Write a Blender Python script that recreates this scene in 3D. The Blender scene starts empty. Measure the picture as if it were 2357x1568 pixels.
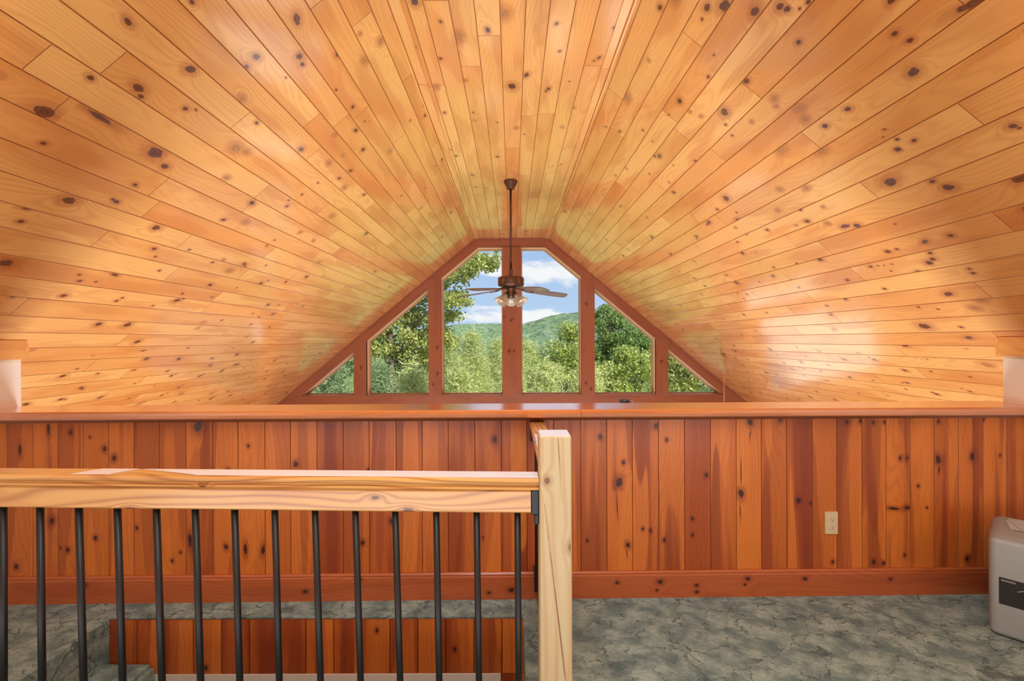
import bpy, bmesh, math, random
import numpy as np
from mathutils import Vector, Matrix

random.seed(7)
RNG = np.random.default_rng(11)
S = bpy.context.scene
COL = S.collection

# ------------------------------------------------------------------ helpers
def lin(c):
    c = c / 255.0
    return c / 12.92 if c <= 0.04045 else ((c + 0.055) / 1.055) ** 2.4
def rgb(r, g, b):
    return (lin(r), lin(g), lin(b), 1.0)

FPX, CX, CY, CAMZ, ROLL = 1047.56, 1178.5, 784.0, 1.345, 0.0033
def ray(px, py):
    a = (px - CX) / FPX; b = -(py - CY) / FPX
    c, s = math.cos(-ROLL), math.sin(-ROLL)
    return (a * c - b * s, 1.0, a * s + b * c)
def at_depth(px, py, y):
    d = ray(px, py)
    return Vector((d[0] * y, y, CAMZ + d[2] * y))
def on_plane(px, py, p, n):
    d = Vector(ray(px, py)); o = Vector((0, 0, CAMZ))
    t = (Vector(p) - o).dot(Vector(n)) / d.dot(Vector(n))
    return o + d * t

def tag(o, label=None, cat=None, group=None, kind=None):
    if label: o['label'] = label
    if cat: o['category'] = cat
    if group: o['group'] = group
    if kind: o['kind'] = kind
    return o
def link(o, parent=None):
    COL.objects.link(o)
    if parent is not None: o.parent = parent
    return o
def empty(name, loc, rot=(0, 0, 0)):
    o = bpy.data.objects.new(name, None); o.empty_display_size = 0.1
    o.location = loc; o.rotation_euler = rot
    return link(o)
def mesh_obj(name, verts, faces, mat, parent=None, smooth=False):
    me = bpy.data.meshes.new(name)
    me.from_pydata([tuple(v) for v in verts], [], [tuple(f) for f in faces])
    me.update()
    if mat: me.materials.append(mat)
    if smooth:
        for p in me.polygons: p.use_smooth = True
    o = bpy.data.objects.new(name, me)
    return link(o, parent)
def bm_obj(name, bm, mat, parent=None, smooth=False):
    bmesh.ops.recalc_face_normals(bm, faces=bm.faces[:])
    me = bpy.data.meshes.new(name); bm.to_mesh(me); bm.free()
    if mat: me.materials.append(mat)
    if smooth:
        for p in me.polygons: p.use_smooth = True
    return link(bpy.data.objects.new(name, me), parent)
def bm_box(bm, x0, x1, y0, y1, z0, z1):
    vs = [bm.verts.new(p) for p in ((x0,y0,z0),(x1,y0,z0),(x1,y1,z0),(x0,y1,z0),(x0,y0,z1),(x1,y0,z1),(x1,y1,z1),(x0,y1,z1))]
    for f in ((0,3,2,1),(4,5,6,7),(0,1,5,4),(1,2,6,5),(2,3,7,6),(3,0,4,7)):
        bm.faces.new([vs[i] for i in f])
    return vs
def bm_lathe(bm, prof, seg=32, M=None):
    """prof: list of (r, z)"""
    rings = []
    for r, z in prof:
        ring = []
        for k in range(seg):
            a = 2 * math.pi * k / seg
            p = Vector((r * math.cos(a), r * math.sin(a), z))
            if M is not None: p = M @ p
            ring.append(bm.verts.new(p))
        rings.append(ring)
    for i in range(len(rings) - 1):
        for k in range(seg):
            bm.faces.new((rings[i][k], rings[i][(k+1) % seg], rings[i+1][(k+1) % seg], rings[i+1][k]))
    if prof[0][0] > 1e-6: bm.faces.new(rings[0][::-1])
    if prof[-1][0] > 1e-6: bm.faces.new(rings[-1])
def bm_tube(bm, pts, rad, seg=8, cap=True):
    rings = []
    n = len(pts)
    for i, p in enumerate(pts):
        p = Vector(p)
        t = (Vector(pts[min(i+1, n-1)]) - Vector(pts[max(i-1, 0)])).normalized()
        a = t.cross(Vector((0, 0, 1)))
        if a.length < 1e-3: a = t.cross(Vector((0, 1, 0)))
        a.normalize(); b = t.cross(a)
        r = rad[i] if isinstance(rad, (list, tuple)) else rad
        rings.append([bm.verts.new(p + (a * math.cos(2*math.pi*k/seg) + b * math.sin(2*math.pi*k/seg)) * r) for k in range(seg)])
    for i in range(n - 1):
        for k in range(seg):
            bm.faces.new((rings[i][k], rings[i][(k+1) % seg], rings[i+1][(k+1) % seg], rings[i+1][k]))
    if cap:
        bm.faces.new(rings[0][::-1]); bm.faces.new(rings[-1])

# ------------------------------------------------------------------ node helper
class NT:
    def __init__(s, name):
        s.m = bpy.data.materials.new(name); s.m.use_nodes = True
        s.t = s.m.node_tree; s.t.nodes.clear()
        s.out = s.t.nodes.new('ShaderNodeOutputMaterial')
    def n(s, typ, **kw):
        nd = s.t.nodes.new('ShaderNode' + typ)
        for k, v in kw.items():
            if k in nd.inputs and not hasattr(nd, k): s.set(nd.inputs[k], v)
            elif hasattr(nd, k): setattr(nd, k, v)
            else: s.set(nd.inputs[k], v)
        return nd
    def set(s, sock, v):
        if isinstance(v, bpy.types.NodeSocket): s.t.links.new(v, sock)
        else: sock.default_value = v
    def math(s, op, a, b=0.0, c=None, clamp=False):
        nd = s.t.nodes.new('ShaderNodeMath'); nd.operation = op; nd.use_clamp = clamp
        s.set(nd.inputs[0], a); s.set(nd.inputs[1], b)
        if c is not None: s.set(nd.inputs[2], c)
        return nd.outputs[0]
    def mix(s, f, a, b, blend='MIX'):
        nd = s.t.nodes.new('ShaderNodeMix'); nd.data_type = 'RGBA'; nd.blend_type = blend
        nd.clamp_factor = True
        s.set(nd.inputs['Factor'], f); s.set(nd.inputs[6], a); s.set(nd.inputs[7], b)
        return nd.outputs[2]
    def step(s, v, a, b):
        nd = s.t.nodes.new('ShaderNodeMapRange'); nd.interpolation_type = 'SMOOTHSTEP'
        s.set(nd.inputs[0], v); nd.inputs[1].default_value = a; nd.inputs[2].default_value = b
        nd.inputs[3].default_value = 0; nd.inputs[4].default_value = 1
        return nd.outputs[0]
    def xyz(s, x, y, z=0.0):
        nd = s.t.nodes.new('ShaderNodeCombineXYZ')
        s.set(nd.inputs[0], x); s.set(nd.inputs[1], y); s.set(nd.inputs[2], z)
        return nd.outputs[0]
    def noise(s, vec, scale=1.0, detail=2.0, rough=0.5, dist=0.0, dim='3D'):
        nd = s.t.nodes.new('ShaderNodeTexNoise'); nd.noise_dimensions = dim
        s.set(nd.inputs['Vector'], vec); nd.inputs['Scale'].default_value = scale
        nd.inputs['Detail'].default_value = detail; nd.inputs['Roughness'].default_value = rough
        nd.inputs['Distortion'].default_value = dist
        return nd.outputs[0]
    def bsdf(s, **kw):
        nd = s.t.nodes.new('ShaderNodeBsdfPrincipled')
        for k, v in kw.items():
            s.set(nd.inputs[k.replace('_', ' ')], v)
        s.t.links.new(nd.outputs[0], s.out.inputs[0])
        return nd
    def bump(s, h, strength=0.3, dist=0.01):
        nd = s.t.nodes.new('ShaderNodeBump'); nd.inputs['Strength'].default_value = strength
        nd.inputs['Distance'].default_value = dist; s.set(nd.inputs['Height'], h)
        return nd.outputs[0]

def simple(name, col, rough=0.5, metal=0.0, spec=0.5, var=0.08, scale=30.0, coat=0.0):
    t = NT(name)
    tc = t.n('TexCoord').outputs['Object']
    nz = t.noise(tc, scale, 3.0)
    f = t.math('MULTIPLY_ADD', nz, 2 * var, 1 - var)
    vm = t.mix(1.0, col, t.xyz(f, f, f), 'MULTIPLY')
    b = t.bsdf(Base_Color=vm, Roughness=rough, Metallic=metal, Specular_IOR_Level=spec, Coat_Weight=coat, Coat_Roughness=0.1)
    return t.m

def wood(name, light, dark, heart, grainc, halo, core, groove, heart_amt=0.3, grain_amt=0.3,
         rough=0.3, coat=0.25, low_amt=0.5, grain_freq=260.0, bump=0.08, heart_scale=7.0, heart_u=1.3, heart_soft=0.03, coat_r=0.16, coat_ior=1.5, spec=0.5, stint=(1, 1, 1, 1), sap_amt=0.0, ior=1.5, warp_amt=75.0, ring_infl=16.0):
    t = NT(name)
    def uv(n):
        nd = t.n('UVMap'); nd.uv_map = n
        sp = t.n('SeparateXYZ', Vector=nd.outputs[0]); return sp.outputs[0], sp.outputs[1], nd.outputs[0]
    u, v, _ = uv('UVMap')
    at = t.n('Attribute'); at.attribute_name = 'bd'
    sp = t.n('SeparateColor', Color=at.outputs['Color'])
    rnd, tone, grv = sp.outputs[0], sp.outputs[1], sp.outputs[2]
    style = at.outputs['Alpha']
    uu = t.math('ADD', u, t.math('MULTIPLY', rnd, 53.17))
    vv = t.math('ADD', v, t.math('MULTIPLY', rnd, 31.7))
    low = t.noise(t.xyz(t.math('MULTIPLY', uu, heart_u), t.math('MULTIPLY', vv, heart_scale)), 1.0, 1.6, 0.5, 0.0, '2D')
    # knots
    def kd(nm):
        _, _, vec = uv(nm)
        ln = t.n('VectorMath'); ln.operation = 'LENGTH'; t.set(ln.inputs[0], vec)
        return ln.outputs['Value']
    wob = t.noise(t.xyz(t.math('MULTIPLY', uu, 30.0), t.math('MULTIPLY', vv, 45.0)), 1.0, 2.0, 0.6, 0.0, '2D')
    dA, dB = kd('kA'), kd('kB')
    d0 = t.math('MINIMUM', dA, dB)
    d = t.math('ADD', d0, t.math('MULTIPLY_ADD', wob, 0.8, -0.4))
    infl = t.math('POWER', 2.718, t.math('MULTIPLY', t.math('MULTIPLY', d0, d0), -0.13))
    # growth ring lines
    warp = t.noise(t.xyz(t.math('MULTIPLY', uu, 0.9), t.math('MULTIPLY', vv, 5.0)), 1.0, 1.5, 0.5, 0.0, '2D')
    g = t.math('ADD', t.math('MULTIPLY', vv, grain_freq), t.math('MULTIPLY', warp, warp_amt))
    g = t.math('ADD', g, t.math('MULTIPLY', infl, ring_infl))
    ring = t.math('MULTIPLY_ADD', t.math('SINE', g), 0.5, 0.5)
    ring = t.math('POWER', ring, 2.5)
    fine = t.noise(t.xyz(t.math('MULTIPLY', uu, 6.0), t.math('MULTIPLY', vv, 340.0)), 1.0, 1.0, 0.5, 0.0, '2D')
    tn = t.math('ADD', tone, t.math('MULTIPLY', t.math('SUBTRACT', low, 0.5), low_amt * 2), clamp=True)
    c = t.mix(tn, light, dark)
    hm = t.math('MULTIPLY', t.step(t.math('ADD', low, t.math('MULTIPLY', infl, 0.06)), 0.57-heart_soft, 0.57+heart_soft), heart_amt)
    c = t.mix(hm, c, heart)
    if sap_amt > 0:
        sp_ = t.noise(t.xyz(t.math('MULTIPLY', uu, 0.45), t.math('MULTIPLY', vv, 6.5), 7.3), 1.0, 1.0, 0.5, 0.0, '2D')
        c = t.mix(t.math('MULTIPLY', t.step(sp_, 0.585, 0.605), sap_amt), c, light)
        c = t.mix(t.math('MULTIPLY', t.step(sp_, 0.40, 0.375), sap_amt*0.55), c, heart)
    ga = t.math('MULTIPLY', ring, t.math('MULTIPLY', t.math('ADD', 0.35, warp), grain_amt))
    c = t.mix(ga, c, grainc)
    ff = t.math('MULTIPLY_ADD', fine, 0.16, 0.92)
    c = t.mix(1.0, c, t.xyz(ff, ff, ff), 'MULTIPLY')
    hl = t.math('MULTIPLY', t.math('SUBTRACT', 1.0, t.step(d, 0.9, 3.0)), 0.5)
    c = t.mix(hl, c, halo)
    kc = t.math('SUBTRACT', 1.0, t.step(d, 0.72, 1.1))
    kr = t.math('MULTIPLY_ADD', t.math('SINE', t.math('MULTIPLY', d, 14.0)), 0.5, 0.5)
    corec = t.mix(t.math('MULTIPLY', kr, 0.45), core, halo)
    pale = t.mix(t.math('MULTIPLY', kr, 0.8), rgb(196, 140, 84), rgb(120, 84, 48))
    blue = t.mix(t.math('MULTIPLY', kr, 0.4), rgb(70, 58, 70), rgb(120, 92, 86))
    corec = t.mix(t.step(style, 0.2, 0.35), corec, blue)
    corec = t.mix(t.step(style, 0.6, 0.8), corec, pale)
    c = t.mix(t.math('MULTIPLY', kc, 0.93), c, corec)
    c = t.mix(grv, c, groove)
    h = t.math('ADD', t.math('MULTIPLY', ring, 0.3), t.math('MULTIPLY', kc, t.math('MULTIPLY', wob, 3.0)))
    h = t.math('ADD', h, t.math('MULTIPLY', low, 2.5))
    r = t.math('MULTIPLY_ADD', low, 0.16, rough - 0.08)
    t.bsdf(Base_Color=c, Roughness=r, Coat_Weight=coat, Coat_Roughness=coat_r, Coat_IOR=coat_ior, Specular_IOR_Level=spec, Specular_Tint=stint, IOR=ior, Normal=t.bump(h, bump, 0.01))
    return t.m

W_CEIL = wood('knotty_pine_ceiling', rgb(236,182,108), rgb(216,146,74), rgb(190,112,54), rgb(186,118,58), rgb(158,88,48), rgb(46,30,30), rgb(138,72,24),
              heart_amt=0.3, grain_amt=0.27, rough=0.34, coat=1.0, coat_r=0.11, coat_ior=2.1, heart_soft=0.06, low_amt=0.4)
W_WALL = wood('knotty_pine_wall', rgb(220,128,52), rgb(158,70,30), rgb(128,50,26), rgb(140,62,24), rgb(104,34,20), rgb(28,16,18), rgb(100,42,16),
              heart_amt=0.55, grain_amt=0.22, rough=0.42, coat=0.1, low_amt=0.35, heart_scale=9.0, heart_u=0.55, heart_soft=0.05, sap_amt=0.75)
W_BASE = wood('stained_pine_base', rgb(190,104,58), rgb(164,80,42), rgb(146,68,38), rgb(138,62,36), rgb(96,40,28), rgb(40,20,22), rgb(80,32,14),
              heart_amt=0.25, grain_amt=0.25, rough=0.35, coat=0.2, low_amt=0.3)
W_TRIM = wood('stained_pine_trim', rgb(158,98,68), rgb(136,76,50), rgb(124,66,46), rgb(116,58,38), rgb(96,40,28), rgb(40,20,22), rgb(80,32,14),
              heart_amt=0.25, grain_amt=0.25, rough=0.35, coat=0.2, low_amt=0.3)
W_CAP = wood('ledge_pine', rgb(220,136,76), rgb(196,108,54), rgb(166,80,40), rgb(156,76,34), rgb(96,40,22), rgb(44,24,20), rgb(70,30,14),
             heart_amt=0.2, grain_amt=0.2, rough=0.2, coat=1.0, coat_r=0.15, coat_ior=2.6, low_amt=0.3, bump=0.001)
W_RAIL = wood('clear_fir_rail', rgb(210,162,94), rgb(194,136,72), rgb(184,118,64), rgb(146,80,38), rgb(140,80,40), rgb(74,44,26), rgb(110,60,30),
              heart_amt=0.35, grain_amt=0.75, rough=0.3, coat=0.4, coat_r=0.2, grain_freq=330.0, bump=0.02, warp_amt=60.0, ring_infl=10.0)
W_POST = wood('pale_pine_post', rgb(194,179,142), rgb(182,161,120), rgb(178,153,112), rgb(176,134,80), rgb(150,104,60), rgb(92,62,40), rgb(60,36,20),
              heart_amt=0.1, grain_amt=0.5, rough=0.45, coat=0.0, grain_freq=230.0, bump=0.03, warp_amt=18.0, ring_infl=6.0)

# ------------------------------------------------------------------ wood mesh builder
class WM:
    def __init__(s): s.v=[]; s.f=[]; s.uv=[]; s.ka=[]; s.kb=[]; s.bd=[]
    def face(s, pts, uvs, rnd=0.5, tone=0.4, grv=0.0, knots=()):
        i = len(s.v); s.v += [tuple(p) for p in pts]; s.f.append(tuple(range(i, i+len(pts))))
        gl = grv if isinstance(grv, (list, tuple)) else [grv] * len(pts)
        for (u, v), g in zip(uvs, gl):
            s.uv.append((u, v))
            ks = []
            for j in range(2):
                if j < len(knots):
                    ku, kv, ru, rv, ang, st = knots[j]
                    a, b = u-ku, v-kv
                    c_, s_ = math.cos(ang), math.sin(ang)
                    ks.append(((a*c_+b*s_)/ru, (-a*s_+b*c_)/rv))
                else: ks.append((90.0, 90.0))
            s.ka.append(ks[0]); s.kb.append(ks[1])
            s.bd.append((rnd, tone, g, knots[0][5] if knots else 0.0))
    def build(s, name, mat, parent=None):
        me = bpy.data.meshes.new(name); me.from_pydata(s.v, [], s.f); me.update()
        for nm, dat in (('UVMap', s.uv), ('kA', s.ka), ('kB', s.kb)):
            l = me.uv_layers.new(name=nm); l.data.foreach_set('uv', np.array(dat, dtype=np.float32).ravel())
        ca = me.color_attributes.new('bd', 'FLOAT_COLOR', 'CORNER')
        ca.data.foreach_set('color', np.array(s.bd, dtype=np.float32).ravel())
        me.materials.append(mat)
        return link(bpy.data.objects.new(name, me), parent)

def cells(u0, u1, knots):
    """split [u0,u1] so that each cell holds at most two knots"""
    ks = sorted([k for k in knots if u0-0.03 <= k[0] <= u1+0.03], key=lambda k: k[0])
    groups = []
    for k in ks:
        if groups and len(groups[-1]) < 2 and k[0]-groups[-1][0][0] < 0.10: groups[-1].append(k)
        elif groups and k[0]-groups[-1][-1][0] < 0.012: continue
        else: groups.append([k])
    if not groups: return [(u0, u1, ())]
    out = []; a = u0
    for i, g in enumerate(groups):
        if i == len(groups)-1: b = u1
        else:
            e = max(k[0] for k in g); e2 = min(k[0] for k in groups[i+1])
            re = max(k[2] for k in g); r2 = max(k[2] for k in groups[i+1])
            b = e + (e2-e) * re/(re+r2)
        b = min(max(b, a+0.002), u1)
        if b > a: out.append((a, b, tuple(g)))
        a = b
        if a >= u1: break
    return out

def plank(wm, fn, v0, v1, u0, u1, rnd, tone, knots=(), gv=0.0032, dep=0.0038, jg=0.0014, edge=0.8):
    """one tongue-and-groove board; fn(u, v, h) -> world point, h = height above the groove bottom plane"""
    cs = cells(u0+jg, u1-jg, knots)
    for ci, (a, b, kk) in enumerate(cs):
        q = lambda va, ha, vb, hb, ga, gb, a=a, b=b: wm.face([fn(a,va,ha), fn(b,va,ha), fn(b,vb,hb), fn(a,vb,hb)],
                [(a,va),(b,va),(b,vb),(a,vb)], rnd, tone, [ga,ga,gb,gb], kk)
        q(v0+gv, dep, v1-gv, dep, 0, 0)
        ae = u0 if ci == 0 else a; be = u1 if ci == len(cs)-1 else b
        q(v0, 0, v0+gv, dep, edge, edge*0.6, ae, be)
        q(v1-gv, dep, v1, 0, edge*0.6, edge, ae, be)
    for uo, ui, kk in ((u0, u0+jg, cs[0][2]), (u1, u1-jg, cs[-1][2])):
        wm.face([fn(uo,v0+gv,0), fn(ui,v0+gv,dep), fn(ui,v1-gv,dep), fn(uo,v1-gv,0)],
                [(uo,v0),(ui,v0),(ui,v1),(uo,v1)], rnd, tone, 0.9, ())

def extrude_profile(wm, prof, fn, u0, u1, rnd, tone, knots=(), closed=True, caps=True, grv=None):
    """prof: list of (a,b); fn(u,a,b)->world"""
    n = len(prof); dist = [0.0]
    for i in range(n):
        p, q = prof[i], prof[(i+1) % n]
        dist.append(dist[-1] + math.hypot(q[0]-p[0], q[1]-p[1]))
    for a, b, kk in cells(u0, u1, knots):
        for i in range(n if closed else n-1):
            p, q = prof[i], prof[(i+1) % n]
            wm.face([fn(a,*p), fn(b,*p), fn(b,*q), fn(a,*q)],
                    [(a,dist[i]),(b,dist[i]),(b,dist[i+1]),(a,dist[i+1])], rnd, tone, (grv[i] if grv else 0.0), kk)
    if caps:
        wm.face([fn(u0,*p) for p in prof][::-1], [(p[0]*0.3, p[1]) for p in prof][::-1], rnd, tone, 0.0)
        wm.face([fn(u1,*p) for p in prof], [(p[0]*0.3+7, p[1]) for p in prof], rnd, tone, 0.0)

def wood_box(wm, x0, x1, y0, y1, z0, z1, axis, rnd, tone, knots=()):
    if axis == 'x': extrude_profile(wm, [(y0,z0),(y1,z0),(y1,z1),(y0,z1)], lambda u,a,b:(u,a,b), x0, x1, rnd, tone, knots)
    if axis == 'y': extrude_profile(wm, [(x0,z0),(x1,z0),(x1,z1),(x0,z1)], lambda u,a,b:(a,u,b), y0, y1, rnd, tone, knots)
    if axis == 'z': extrude_profile(wm, [(x0,y0),(x1,y0),(x1,y1),(x0,y1)], lambda u,a,b:(a,b,u), z0, z1, rnd, tone, knots)

# ------------------------------------------------------------------ dimensions
YG = 7.80            # gable (far) wall
XC, ZC = 0.626, CAMZ + 1.751   # flat ceiling half width and height
SL = 0.8333
COSA = 1/math.hypot(1, SL); SINA = SL*COSA
XE = 4.45            # eave walls
YB = -2.3            # wall behind the camera
ZG = -2.6            # great room floor
YH = 2.38            # half wall front face
HK = 0.0132
XK = 2.73            # loft knee walls
YK = 2.53
def yw(x): return YH + HK*x
def zroof(x): return ZC - SL*max(0, abs(x)-XC)

# ------------------------------------------------------------------ ceiling
K_CEIL = """208,179,12,0;102,258,30,0;230,270,60x11,3;357,352,34,3;380,383,18,3;100,330,10,0;442,5,10,0;590,131,18,0;568,154,12,0;438,160,20,3;690,130,17,0;696,148,13,0
427,250,12,0;451,253,6,0;556,226,16,9;543,342,30,9;566,349,20,9;771,310,14,9;693,344,20,0;757,375,18,9;789,357,12,9;591,283,12,0;658,179,6,0;774,207,8,0;777,127,12,0
1627,17,18,0;1668,13,28,0;1738,27,22,0;1796,15,17,0;1812,20,15,0;1829,15,12,0;1841,20,6,0;1860,5,10,0;1616,44,8,0;1643,127,6,0;1630,177,9,0;1838,97,12,0;1718,187,16,0;1564,233,18,0
1588,257,10,9;1614,268,12,9;1667,258,26,0;1670,287,9,0;1781,227,16,9;1786,245,10,9;1839,250,18,9;1853,274,18,9;1899,290,14,3;1952,251,14,3;1889,346,24,9;1797,344,28,9;1685,312,8,0;1730,280,10,9
2051,1,14,0;2060,77,11,0;2095,93,11,0;2102,166,20,3;2245,6,60x14,0;2067,344,13,3;2104,324,10,3;2065,321,8,3;2332,290,13,3;2346,295,6,3
159,461,24,0;311,426,12,3;268,465,13,3;260,459,9,3;360,524,22,0;62,480,20x8,0;48,510,11,0;355,573,13,0;14,606,25,0;183,647,11,0;183,633,8,0;221,649,7,0;264,633,26x10,0;147,681,15,0
268,693,10,0;282,686,8,0;227,746,20,0;293,748,24,0;316,787,22,0;367,623,9,0;352,704,8,0;358,591,8,0;29,683,10,0
522,409,16,9;660,475,13,0;665,461,8,0;695,448,9,0;691,535,16,9;566,511,20,9;732,421,8,0;632,553,9,0;614,566,10,0;612,611,9,0;489,604,10,0;515,598,12,9;600,653,20,0;617,646,10,0;658,649,14,3
484,656,16,0;617,702,18,0;420,676,10,0;488,684,9,0;582,722,10,0;596,730,11,0;577,747,13,0;697,705,12,3;468,742,14,9;456,755,14,9;582,788,17,0;598,765,10,0;734,604,16,9;793,432,20,9;567,776,9,0
1671,457,28,0;1651,482,12,0;1795,436,16,9;1855,433,18,9;1698,506,17,0;1693,524,12,9;1790,484,14,9;1842,483,11,0;1858,510,16,9;1833,519,8,9;1904,514,14,9;1945,521,34x14,3;1695,489,8,0;1709,583,18,0
1672,634,12,0;1598,602,14,9;1695,651,28,3;1748,649,9,3;1781,616,10,0;1888,598,18,0;1834,607,10,0;1839,662,12,0;1820,644,7,0;1712,688,10,0;1698,675,10,0;1712,724,16,0;1764,720,12,0
1903,704,12,3;1946,689,14,0;1615,678,16,9;1718,540,10,9;1894,476,10,9;1707,771,10,0;1739,762,10,0;1750,770,8,0
2049,419,28,3;2184,431,20,3;2146,418,12,3;2347,410,25,0;2187,542,14,0;2043,579,15,0;2064,574,9,0;2139,605,18,0;2147,597,14,0;2141,583,11,0;2004,614,12,0;2021,612,6,0;2035,611,5,0;2053,608,6,0;2051,624,6,0
2114,626,14,3;2036,665,11,0;2231,619,9,0;2240,629,10,0;2247,635,8,0;2243,709,18,0;2127,751,32,0;2212,753,10,0;2114,707,8,0;2159,712,7,0;2082,795,20,0;2258,691,20,9;1972,519,20,3
1162,32,30,9;1052,85,30,9;1014,50,10,3;1014,135,12,0;1281,55,12,0;1288,118,10,3;1413,64,10,0;1179,199,32,0;1071,185,12,9;1188,295,16,9;1144,282,8,0;1092,278,12,9;1322,248,12,9;1050,359,16,0;1145,361,16,0;1095,431,20,9;955,5,22,3
829,78,10,9;876,95,20,9;840,140,18,9;976,241,12,9;812,246,12,0;944,278,10,9;836,344,18,0;897,348,18,9;978,433,8,0;969,479,18,9;844,537,26,0;776,123,10,0
1442,223,28,9;1519,17,14,0;1493,139,9,9;1442,388,12,9;1326,488,9,0;1396,552,18,9;1489,501,12,9;1600,370,10,0;1540,420,9,9;1480,300,8,0"""
J_CEIL = [(255,150),(130,250),(553,277),(721,355),(362,433),(230,550),(48,703),(388,637),(573,474),(619,584),(678,633),(561,632),(474,709),(522,762),
 (729,589),(739,484),(701,688),(651,729),(790,274),(836,42),(942,176),(832,259),(1591,89),(1728,207),(1864,321),(2235,263),(1654,502),(1608,568),(1897,568),
 (1804,631),(1731,674),(1860,679),(1681,707),(1593,635),(1922,729),(1836,760),(2005,442),(2263,668),(1972,630),(1417,303),(1540,267),
 (1084,153),(1366,152),(1254,262),(1109,341),(1175,341),(1309,341),(1058,399),(1264,399),(1099,445)]
NL = Vector((SINA, 0, -COSA)); NR = Vector((-SINA, 0, -COSA))
PL = Vector((-XC, 0, ZC)); PR = Vector((XC, 0, ZC))
def ceil_hit(px, py):
    """which ceiling plane a pixel falls on: returns (side, X, Y)"""
    best = None
    for side, p, n in ((-1, PL, NL), (1, PR, NR), (0, Vector((0,0,ZC)), Vector((0,0,-1)))):
        d = Vector(ray(px, py))
        if d.dot(n) >= 0: continue
        h = on_plane(px, py, p, n)
        if h.y <= 0.3: continue
        ok = (side == 0 and abs(h.x) <= XC) or (side == -1 and h.x <= -XC) or (side == 1 and h.x >= XC)
        if ok: return side, h.x, h.y
    return None
def parse_knots(txt):
    out = []
    for it in txt.replace('\n', ';').split(';'):
        x, y, r, st = it.split(',')
        if 'x' in r: ru, rv = [float(q)/1000 for q in r.split('x')]
        else: ru = float(r)/1000*1.15; rv = float(r)/1000*0.85
        out.append((float(x), float(y), ru, rv, float(st)/10))
    return out
SIDE = {-1: [], 0: [], 1: []}
for x, y, ru, rv, st in parse_knots(K_CEIL):
    h = ceil_hit(x, y)
    if h and h[2] < YG: SIDE[h[0]].append((h[1], h[2], ru, rv, st))
SJ = {-1: [], 0: [], 1: []}
for x, y in J_CEIL:
    h = ceil_hit(x, y)
    if h and h[2] < YG: SJ[h[0]].append((h[1], h[2]))
def project(p):
    x, y, z = p
    a, b = x/y, (z-CAMZ)/y
    c, s = math.cos(ROLL), math.sin(ROLL)
    return CX + FPX*(a*c-b*s), CY - FPX*(a*s+b*c)

def seams(side):
    ys = ([23,134,225,317,393,462.5,522,583.5,632.6,680,725.8,765] if side < 0 else
          [52.3,155.6,247.4,327.8,401,469,529,585,634.7,680,722,761.7])
    px = 0 if side < 0 else 2357
    xs = [abs(on_plane(px, y, PL if side < 0 else PR, NL if side < 0 else NR).x) for y in ys]
    p = (xs[-1]-xs[0])/(len(xs)-1)
    while xs[0]-p > XC+0.03: xs.insert(0, xs[0]-p)
    xs.insert(0, XC)
    while xs[-1] < XE: xs.append(xs[-1]+p)
    return xs

def build_boards(wm, fn, side, edges, tovn):
    for i in range(len(edges)-1):
        a, b = edges[i], edges[i+1]
        kn = []; js = []
        for X, Y, ru, rv, st in SIDE[side]:
            xx = X if side == 0 else abs(X)
            if a <= xx < b: kn.append((Y, tovn(xx), ru, rv, random.uniform(-0.25, 0.25), st))
        for X, Y in SJ[side]:
            xx = X if side == 0 else abs(X)
            if a <= xx < b: js.append(Y)
        # joints elsewhere
        yy = YB + random.uniform(0.3, 2.2)
        while yy < YG-0.3:
            if all(abs(yy-j) > 1.0 for j in js) : js.append(yy)
            yy += random.uniform(1.1, 3.0)
        js = sorted(js)
        # random knots where the photograph could not be read closely
        yy = YB + random.uniform(0, 0.4)
        while yy < YG-0.1:
            Xm = (a+b)/2
            p = fn(yy, tovn(Xm), 0)
            free = True
            if yy > 0.6:
                sx, sy = project(p)
                if 0 < sx < 2357 and 0 < sy < 795: free = random.random() < 0.22
            if free and all(abs(yy-k[0]) > 0.12 for k in kn):
                r = random.choice([0.006, 0.008, 0.010, 0.013, 0.016, 0.02])
                vv = tovn(a) + (tovn(b)-tovn(a))*random.uniform(0.15, 0.85)
                kn.append((yy, vv, r*1.3, r*0.8, random.uniform(-0.4, 0.4), random.choice([0,0,0,0.3,0.9]) if yy < 5 else random.choice([0,0,0.9])))
                if random.random() < 0.4:
                    kn.append((yy+random.uniform(0.02,0.05), vv+random.uniform(-0.03,0.03), r*0.7, r*0.5, 0, 0))
            yy += random.uniform(0.2, 0.6)
        bounds = [YB] + js + [YG]
        for j in range(len(bounds)-1):
            plank(wm, fn, tovn(a), tovn(b), bounds[j], bounds[j+1], random.random(), min(1, max(0, random.gauss(0.36, 0.25))), kn)

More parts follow.
